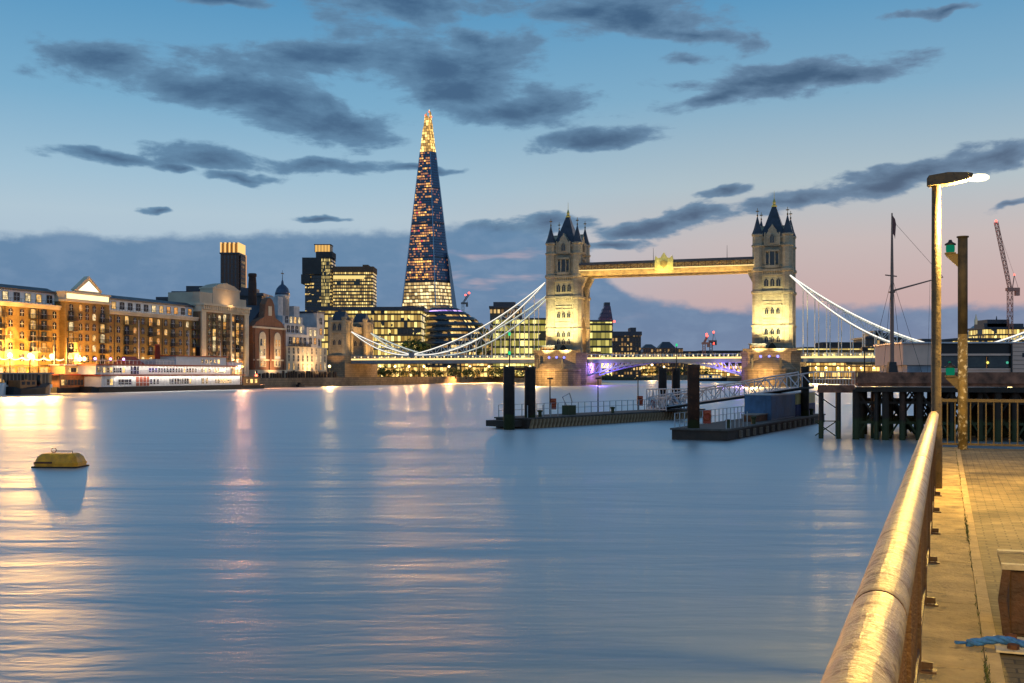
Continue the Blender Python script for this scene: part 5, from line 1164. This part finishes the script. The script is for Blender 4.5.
mb = MB(); mb.box(-1.6,-.1,.5,3.2,.2,.7); mb.build('bow_platform', SIDE, P1)
def on(p, d_, x, y, z=0): return (p[0]+d_[0]*x-d_[1]*y, p[1]+d_[1]*x+d_[0]*y, z)
def aim(p, d_, px, y):            # the place along a pontoon whose bearing is px
    k = (px-512)/F; bx_, by_ = p[0]-d_[1]*y, p[1]+d_[0]*y
    return (k*by_-bx_)/(d_[0]-k*d_[1])
# lamp standards and lifebuoys on the long pontoon
me_q = MB().lathe([(.07,0),(.05,3.2)], 8).mesh('pole', BLACKIRON); mbh = MB(); mbh.box(-.28,.28,-.12,.12,3.2,3.34); me_h = mbh.mesh('lamp_head', BLACKIRON)
for px, lb in ((550,'thin unlit lamp standard on the long pontoon, nearest its near end'),(598,'thin unlit lamp standard on the long pontoon, the middle one'),(638,'thin unlit lamp standard on the long pontoon, nearest the gangway')):
    x = aim(p1, d1, px, 3.6); q = on(p1, d1, x, 3.6, .92); t = thing('lamp_standard', lb, 'lamp post', q, 0, 'lamp standards on the long pontoon'); place(me_q, 'pole', t); place(me_h, 'lamp_head', t)
def lifebuoy(lb, q):
    t = thing('lifebuoy', lb, 'lifebuoy', q, 0, 'red lifebuoys on the pontoons')
    mb = MB(); mb.box(-.3,.3,0,.08,0,1.0); mb.build('housing', RED, t)
    mb = MB(); mb.smooth = True; pts = [(.26*cos(a*pi/8), -.08, .55+.26*sin(a*pi/8)) for a in range(17)]; mb.tube(pts, .07, 6); mb.build('ring', mat('lifebuoy_orange', (.55,.10,.03), .6), t)
for px, y, pp, dd, zz, lb in ((553,3.5,p1,d1,1.35,'red lifebuoy cabinet at the first lamp standard of the long pontoon'),(640,3.5,p1,d1,1.35,'red lifebuoy cabinet at the last lamp standard of the long pontoon'),(654,3.5,p1,d1,.95,'red lifebuoy cabinet at the gangway foot'),(707,3.6,p2,d2,.85,'red lifebuoy cabinet on the near pontoon beside the single pile')):
    lifebuoy(lb, on(pp, dd, aim(pp, dd, px, y), y, zz))
x = aim(p1, d1, 569, 1.4); q = on(p1, d1, x, 1.4, .92)
t = thing('winch', 'small dark winch with bent handle on the long pontoon', 'winch', q, 0.9)
MB().box(-.6,.6,-.35,.35,0,.85).build('housing', PILE, t); mb = MB(); mb.tube([(-.4,0,.85),(-1.0,0,1.6),(.1,0,1.95),(.5,0,1.1)], .05, 6); mb.build('handle', GALV, t)
mb = MB(); mb.lathe([(.3,.4),(.3,.6)], 10); mb.build('drum', RUST, t)
me_bo = MB().lathe([(.16,0),(.16,.4),(.24,.46),(.24,.56),(.1,.6)], 10).mesh('bollard', PILE)
for pp_, xs_, zz_ in ((P1, (2.5, 14, 24), .92), (P2, (2.2, 9, 30), .8)):
    for x_ in xs_: place(me_bo, 'bollard', pp_, (x_, .55, zz_))
# containers on the near pontoon
BLUEC = mat('container_blue', (.06,.13,.25), .55, .1, .3, .8, .2, 8, col2=(.10,.12,.15), cover=.6); YELC = mat('container_yellow', (.55,.42,.16), .6, 0, .3, .8); NAVY = mat('container_navy', (.03,.05,.16), .55, 0, .25, .8)
def cab(name, label, cat, px0, px1, y0, W_, H_, m, m2=None):
    x0, x1 = aim(p2, d2, px0, y0), aim(p2, d2, px1, y0); q = on(p2, d2, x0, y0, .8); t = thing(name, label, cat, q, atan2(d2[1], d2[0])); L = x1-x0
    mb = MB(); mb.box(0, L, 0, W_, 0, H_*(.52 if m2 else 1)); n = int(L/.4)
    for k in range(n): mb.box(.1+k*L/n, .1+k*L/n+.18, -.05, 0, .1, H_*(.5 if m2 else .95))
    mb.build('lower_wall' if m2 else 'corrugated_wall', m, t)
    if m2: MB().box(0, L, 0, W_, H_*.52+.003, H_).build('upper_wall', m2, t)
    MB().box(-.06, L+.06, -.06, W_+.06, H_, H_+.08).build('roof', GALV, t)
    MB().box(-.03, .03, W_*.2, W_*.7, .05, H_*.85).build('door', m, t)
    return t
cab('container', 'blue corrugated container on the near pontoon', 'container', 771, 795, .9, 2.2, 2.05, BLUEC)
cab('stores_cabin', 'cabin with yellow upper and navy lower walls beside the blue container', 'cabin', 796.5, 815, .9, 2.2, 2.05, NAVY, YELC)
q = on(p2, d2, aim(p2, d2, 757, 1.2), 1.2, .8); t = thing('deck_crate', 'low rust coloured crate on the near pontoon in front of the container', 'crate', q, atan2(d2[1], d2[0]))
MB().box(0, 4.2, 0, 1.2, 0, .5).build('body', RUST, t); MB().box(-.05, 4.25, -.05, 1.25, .503, .58).build('lid', mat('pale_lid', (.3,.24,.2), .8), t)
# piles
def pile_pair(label, pxs, Y, r, ytop, ybeam, green=None):
    t = thing('guide_piles', label, 'pile pair', (PX(pxs[0], Y), Y, 0), 0, 'paired guide piles'); zt = PZ(ytop, Y)
    ax = [(0, 0), (PX(pxs[1], Y)-PX(pxs[0], Y), 2.2)]
    for x, y in ax:
        mb = MB(); mb.smooth = True; mb.lathe([(r,-3),(r,zt-.25),(r*1.04,zt-.2),(r*1.04,zt)], 20, x, y); mb.build('pile', PILE, t)
    zz = PZ(ybeam, Y); mb = MB(); mb.loft([[(ax[0][0],-.12,zz-.14),(ax[1][0],2.08,zz-.14),(ax[1][0],2.32,zz-.14),(ax[0][0],.12,zz-.14)],[(ax[0][0],-.12,zz+.12),(ax[1][0],2.08,zz+.12),(ax[1][0],2.32,zz+.12),(ax[0][0],.12,zz+.12)]]); mb.build('cross_beam', RUST, t)
    if green:
        gx, ys = green; x = PX(gx, Y)-PX(pxs[0], Y)
        mb = MB(); mb.tube([(x,-.05,zt-.3),(x,-.05,PZ(ys[0], Y)-.1)], .05, 6); mb.build('light_mast', BLACKIRON, t)
        for yy in ys: mb = MB(); mb.lathe([(.08,PZ(yy,Y)-.15),(.12,PZ(yy,Y)),(.08,PZ(yy,Y)+.15)], 8, x, -.05); mb.build('green_lantern', emit('green_beacon', (.03,.75,.28), 1.0), t)
pile_pair('pair of thick dark piles with green lanterns at the near end of the long pontoon', (509, 530.5), 91, .47, 366.5, 368.5, (509.5, (334, 353)))
pile_pair('pair of dark piles with thin lantern mast, just left of the single rusty pile', (662.5, 679), 118, .46, 368, 370, (676.5, (345,)))
def pile(label, px, Y, r, ytop, m):
    t = tag(None or MB().box(0,0,0,0,0,0).build('x', m), label, 'pile') if False else None
    mb = MB(); mb.smooth = True; zt = PZ(ytop, Y); mb.lathe([(r,-3),(r,zt-.3),(r*1.05,zt-.25),(r*1.05,zt)], 20)
    return tag(mb.build('guide_pile', m, None, (PX(px, Y), Y, 0)), label, 'pile')
PILER = mat('rusty_pile', (.075,.030,.016), .7, .2, .5, 1.0, .4, 6, col2=(.15,.055,.025), cover=.55, tide=1.2)
pile('single thick rust brown pile in front of the near pontoon end', 693.5, 77.5, .43, 364.5, PILER)
pile('short dark pile at the upper end of the gangway beside the pier platform', 805, 100, .36, 366.5, PILE)

# gangway
import mathutils
A_ = mathutils.Vector((PX(655, 114), 114, .95)); B_ = mathutils.Vector((PX(806, 92), 92, 3.5))
t = thing('gangway', 'pale lattice truss gangway rising from the long pontoon to the pier platform', 'gangway', tuple(A_), atan2(B_.y-A_.y, B_.x-A_.x))
Lg = sqrt((B_.x-A_.x)**2+(B_.y-A_.y)**2); dzg = B_.z-A_.z; n = 16; W2 = .8; Hh = 1.25
for yy, nm in ((-W2, 'side_truss'), (W2, 'side_truss')):
    mb = MB()
    for z in (0, Hh): mb.tube([(0,yy,z),(Lg,yy,dzg+z)], .075, 5)
    for k in range(n):
        x0_, x1_ = Lg*k/n, Lg*(k+1)/n; z0_, z1_ = dzg*k/n, dzg*(k+1)/n
        mb.tube([(x0_,yy,z0_),(x0_,yy,z0_+Hh)], .045, 4); mb.tube([(x0_,yy,z0_+(Hh if k % 2 else 0)),(x1_,yy,z1_+(0 if k % 2 else Hh))], .045, 4)
    mb.tube([(Lg,yy,dzg),(Lg,yy,dzg+Hh)], .045, 4)
    mb.build(nm, mat('pale_truss', (.45,.50,.58), .5, .3, .2, 2), t)
mb = MB(); mb.loft([[(0,-W2,-.1),(0,W2,-.1),(0,W2,.02),(0,-W2,.02)],[(Lg,-W2,dzg-.1),(Lg,W2,dzg-.1),(Lg,W2,dzg+.02),(Lg,-W2,dzg+.02)]]); mb.build('walkway_deck', DECKM, t)
# taller end frame of the gangway
t = thing('gangway_gate', 'tall pale lattice end frame standing on the long pontoon at the gangway foot', 'frame', (PX(657, 113.2), 113.2, .92), atan2(B_.y-A_.y, B_.x-A_.x)); mb = MB()
for yy in (-1.25, 1.25):
    for z in (.05, 1.2, 2.1): mb.tube([(0,yy,z),(3.8,yy,z+.1)], .06, 5)
    for k in range(7):
        x = 3.8*k/6; mb.tube([(x,yy,0),(x,yy,2.1)], .045, 4)
        if k < 6: mb.tube([(x,yy,.05 if k % 2 else 2.1),(x+3.8/6,yy,2.1 if k % 2 else .05)], .04, 4); mb.tube([(x,yy,1.2 if k % 2 else .05),(x+3.8/6,yy,.05 if k % 2 else 1.2)], .04, 4)
mb.build('truss', MATS['pale_truss'], t)
MB().box(0, 3.8, -1.25, 1.25, 0, .05).build('floor_plate', DECKM, t)

# the timber pier on the right
PT = mat('pier_timber', (.30,.13,.08), .85, 0, .45, 1.5, .5, 10); PD = mat('pier_dark_timber', (.035,.022,.016), .85, 0, .5, 1.2, .4, 8, tide=1.5)
pier_t = thing('pier', 'dark timber river pier on many black piles below the flat white pier house', 'pier', (PX(858, 77), 77, 0), radians(-16))
xr = 40.0
MB().box(0, xr, 0, 26, 3.72, 3.98).build('deck', PT, pier_t); MB().box(-.05, 12.0, -.16, -.01, 3.95, 4.72).build('fascia', PT, pier_t); MB().box(-.16, -.06, -.1, 14, 3.95, 4.72).build('fascia', PT, pier_t)
MB().box(-.2, xr, -.25, .1, 3.35, 3.7).build('front_beam', PD, pier_t)
MB().box(-2.75, -.2, .6, 8, 3.28, 3.78).build('landing', PT, pier_t)
rnd = random.Random(3)
me_pp = [MB().lathe([(r_,-3),(r_*.95,3.5)], 10).mesh('pile', m_) for r_, m_ in ((.2,PD),(.24,PD),(.17,PILE),(.21,PILER))]
for row in range(7):
    for k in range(13):
        x = k*1.02+rnd.uniform(-.25,.25)+row*.12; y = .3+row*1.9+rnd.uniform(-.2,.2)
        place(me_pp[rnd.choice([0,0,1,1,2,3])], 'pile', pier_t, (x, y, 0))
me_br = []
for row in range(4):
    mb = MB()
    for k in range(6):
        x = k*2.05; y = .45+row*3.8; mb.tube([(x,y,.2),(x+2.0,y,3.4)], .09, 4); mb.tube([(x+2.0,y,.2),(x,y,3.4)], .09, 4)
    mb.tube([(0,.5+row*3.8,1.2),(12.5,.5+row*3.8,1.2)], .13, 4); mb.tube([(0,.5+row*3.8,2.6),(12.5,.5+row*3.8,2.6)], .12, 4)
    mb.build('cross_bracing', PD, pier_t)
for x in (-2.5, -1.3): 
    for y in (.8, 4, 7.4): place(me_pp[2], 'pile', pier_t, (x, y, 0))
mb = MB(); mb.tube([(-2.9,.8,3.2),(-1.5,.8,2.2)], .05, 4); mb.tube([(-2.9,.8,.2),(-1.5,.8,1.2)], .05, 4); mb.tube([(-1.5,.8,.2),(-2.9,.8,1.2)], .05, 4); mb.tube([(-2.9,.8,1.25),(-1.5,.8,1.25)], .05, 4); mb.build('landing_bracing', PD, pier_t)
for k in range(10): place(me_pp[1], 'pile', pier_t, (14+k*2.6, .4+(k % 3)*1.5, 0))
# pier railing and lattice fence on the landing
mb = MB()
for k in range(15): x = -3+k*.2; mb.box(x-.02, x+.02, .7, .74, 3.78, 4.75)
mb.box(-3.05, -.2, .69, .75, 4.72, 4.8); mb.box(-3.05,-.2,.69,.75,4.2,4.25); mb.build('landing_railing', GALV, pier_t)
# pier house
Yh = 92; hx0 = PX(903, Yh)
house = thing('pier_house', 'long flat roofed pale pier house with dark window band behind the lamp post', 'building', (hx0, Yh, 4.0), radians(-4))
CLAD = mat('grey_pink_cladding', (.74,.50,.40), .7, 0, .1, .6)
Wd = PX(1060, Yh)-hx0; Hh2 = 3.15; x1h = PX(938, Yh)-hx0; x2h = PX(1009, Yh)-hx0
MB().box(0, x1h, 0, 9, 1.35, Hh2).build('left_wall', CLAD, house); MB().box(.4, x1h, .2, 9, 0, 1.35).build('lower_wall', mat('blue_grey_panel', (.22,.27,.34), .6, 0, .3, 1.0), house)
MB().box(x1h, x2h, .12, 9, Hh2-.85, Hh2-.03).build('dark_fascia', BLACKIRON, house)
mb = MB(); mb.box(x1h, x2h, .1, 9, 0, .95); mb.box(x1h, x2h, .02, 9, Hh2-1.02, Hh2-.85); mb.box(x1h, x2h, .02, 9, .95, 1.08)
mb.build('sill_wall', CLAD, house)
MB().box(x2h, Wd, -.05, 9, 0, Hh2).build('right_wall', CLAD, house); MB().box(x2h-.12, x2h, -.1, 0, 0, Hh2).build('corner_post', BLACKIRON, house)
for k in range(8): MB().box(x2h+.05, Wd, -.075, -.05, .3+k*.36, .33+k*.36).build('cladding_joint', BLACKIRON, house)
MB().box(x2h+.8, x2h+1.9, -.09, -.05, 2.0, 2.35).build('vent', BLACKIRON, house)
MB().box(-.15, Wd+.1, -.2, 9.2, Hh2, Hh2+.12).build('roof', GALV, house)
nw_ = 3
for k in range(nw_):
    a = x1h+(x2h-x1h)*k/nw_+.12; b2 = x1h+(x2h-x1h)*(k+1)/nw_-.12
    fr = MB().box(a-.08, b2+.08, .2, .3, 1.08, Hh2-1.02).build('window', BLACKIRON, house)
    MB().box(a, b2, .17, .2, 1.14, Hh2-1.08).build('pane', mat('pier_house_glass', (.03,.045,.045), .06, 0, .3, 1.2), fr)
for x, m_ in ((x1h+.9, GREENL), (x1h+4.0, emit('window_yellow', (.9,.8,.15), 1.6)), (x2h-.35, emit('dim_teal', (.1,.6,.4), .8))):
    mb = MB(); mb.ball((x, .1, 1.55), .11, 8, 6); mb.build('indicator_lamp', m_, house)
light('POINT', 'pier_glow', (x2h-1.0, -2.2, -.7), 120, (1, .6, .15), None, house, shadow_soft_size=.15)
mb = MB(); mb.box(x2h-1.15, x2h-.85, -2.3, -2.1, -.55, -.45); mb.build('porch_lamp', BULB, house)
# steel dolphin block and flag mast on the pier
t = thing('flag_mast', 'tall thin flag mast with crosstree and slanting gaff on the timber pier', 'mast', (PX(892, 80.5), 80.5, 3.98))
k_ = 80.5/F; zt = PZ(213, 80.5)-3.98
mb = MB(); mb.loft([[(-.45,-.4,0),(.45,-.4,0),(.45,.4,0),(-.45,.4,0)],[(-.25,-.2,1.5),(.25,-.2,1.5),(.25,.2,1.5),(-.25,.2,1.5)]]); mb.build('mast_step', BLACKIRON, t)
mb = MB(); mb.tube([(0,0,1.2),(0,0,zt*.62),(0,0,zt)], [.15,.12,.05], 8); mb.build('pole', mat('mast_brown', (.26,.15,.12), .6), t)
z1 = PZ(291, 80.5)-3.98; z2 = PZ(277, 80.5)-3.98; zc = PZ(275, 80.5)-3.98
mb = MB(); mb.tube([(0,0,z1),((943-892)*k_,0,z2)], [.07,.04], 6); mb.build('gaff', MATS['mast_brown'], t)
mb = MB(); mb.tube([(-.5,0,zc),(.35,0,zc-.1)], .045, 6); mb.box(-.2,.2,-.15,.15,zc-1.3,zc-1.2); mb.build('crosstree', MATS['mast_brown'], t)
mb = MB()
for x, y in ((-1.2,-1.5),(1.9,-1.2),(1.6,2.2),(-1.2,2)): mb.tube([(0,0,zc-.2),(x,y,.2)], .016, 3)
mb.tube([(0,0,zt-.5),((943-892)*k_,0,z2)], .014, 3); mb.tube([((930-892)*k_,0,z2-.3),(2.6,0,.5)], .012, 3); mb.build('rigging', BLACKIRON, t)
mb = MB(); mb.loft([[(.06,-.01,zt-.2),(.06,.01,zt-.2),(.06,.01,zt-1.5),(.06,-.01,zt-1.5)],[(.2,-.07,zt-.45),(.2,-.05,zt-.45),(.16,-.05,zt-1.7),(.16,-.07,zt-1.7)],[(.3,-.01,zt-.8),(.3,.01,zt-.8),(.22,.01,zt-1.9),(.22,-.01,zt-1.9)]]); mb.build('furled_flag', mat('flag_red', (.20,.08,.08), .8), t)
t = thing('pier_lamp', 'short black pier lamp with square head left of the flag mast', 'lamp post', (PX(864.5, 82), 82, 3.98)); zt = PZ(347, 82)-3.98
MB().lathe([(.06,0),(.045,zt-.3)], 8).build('pole', BLACKIRON, t); MB().box(-.22,.22,-.15,.15,zt-.3,zt).build('lamp_head', BLACKIRON, t)
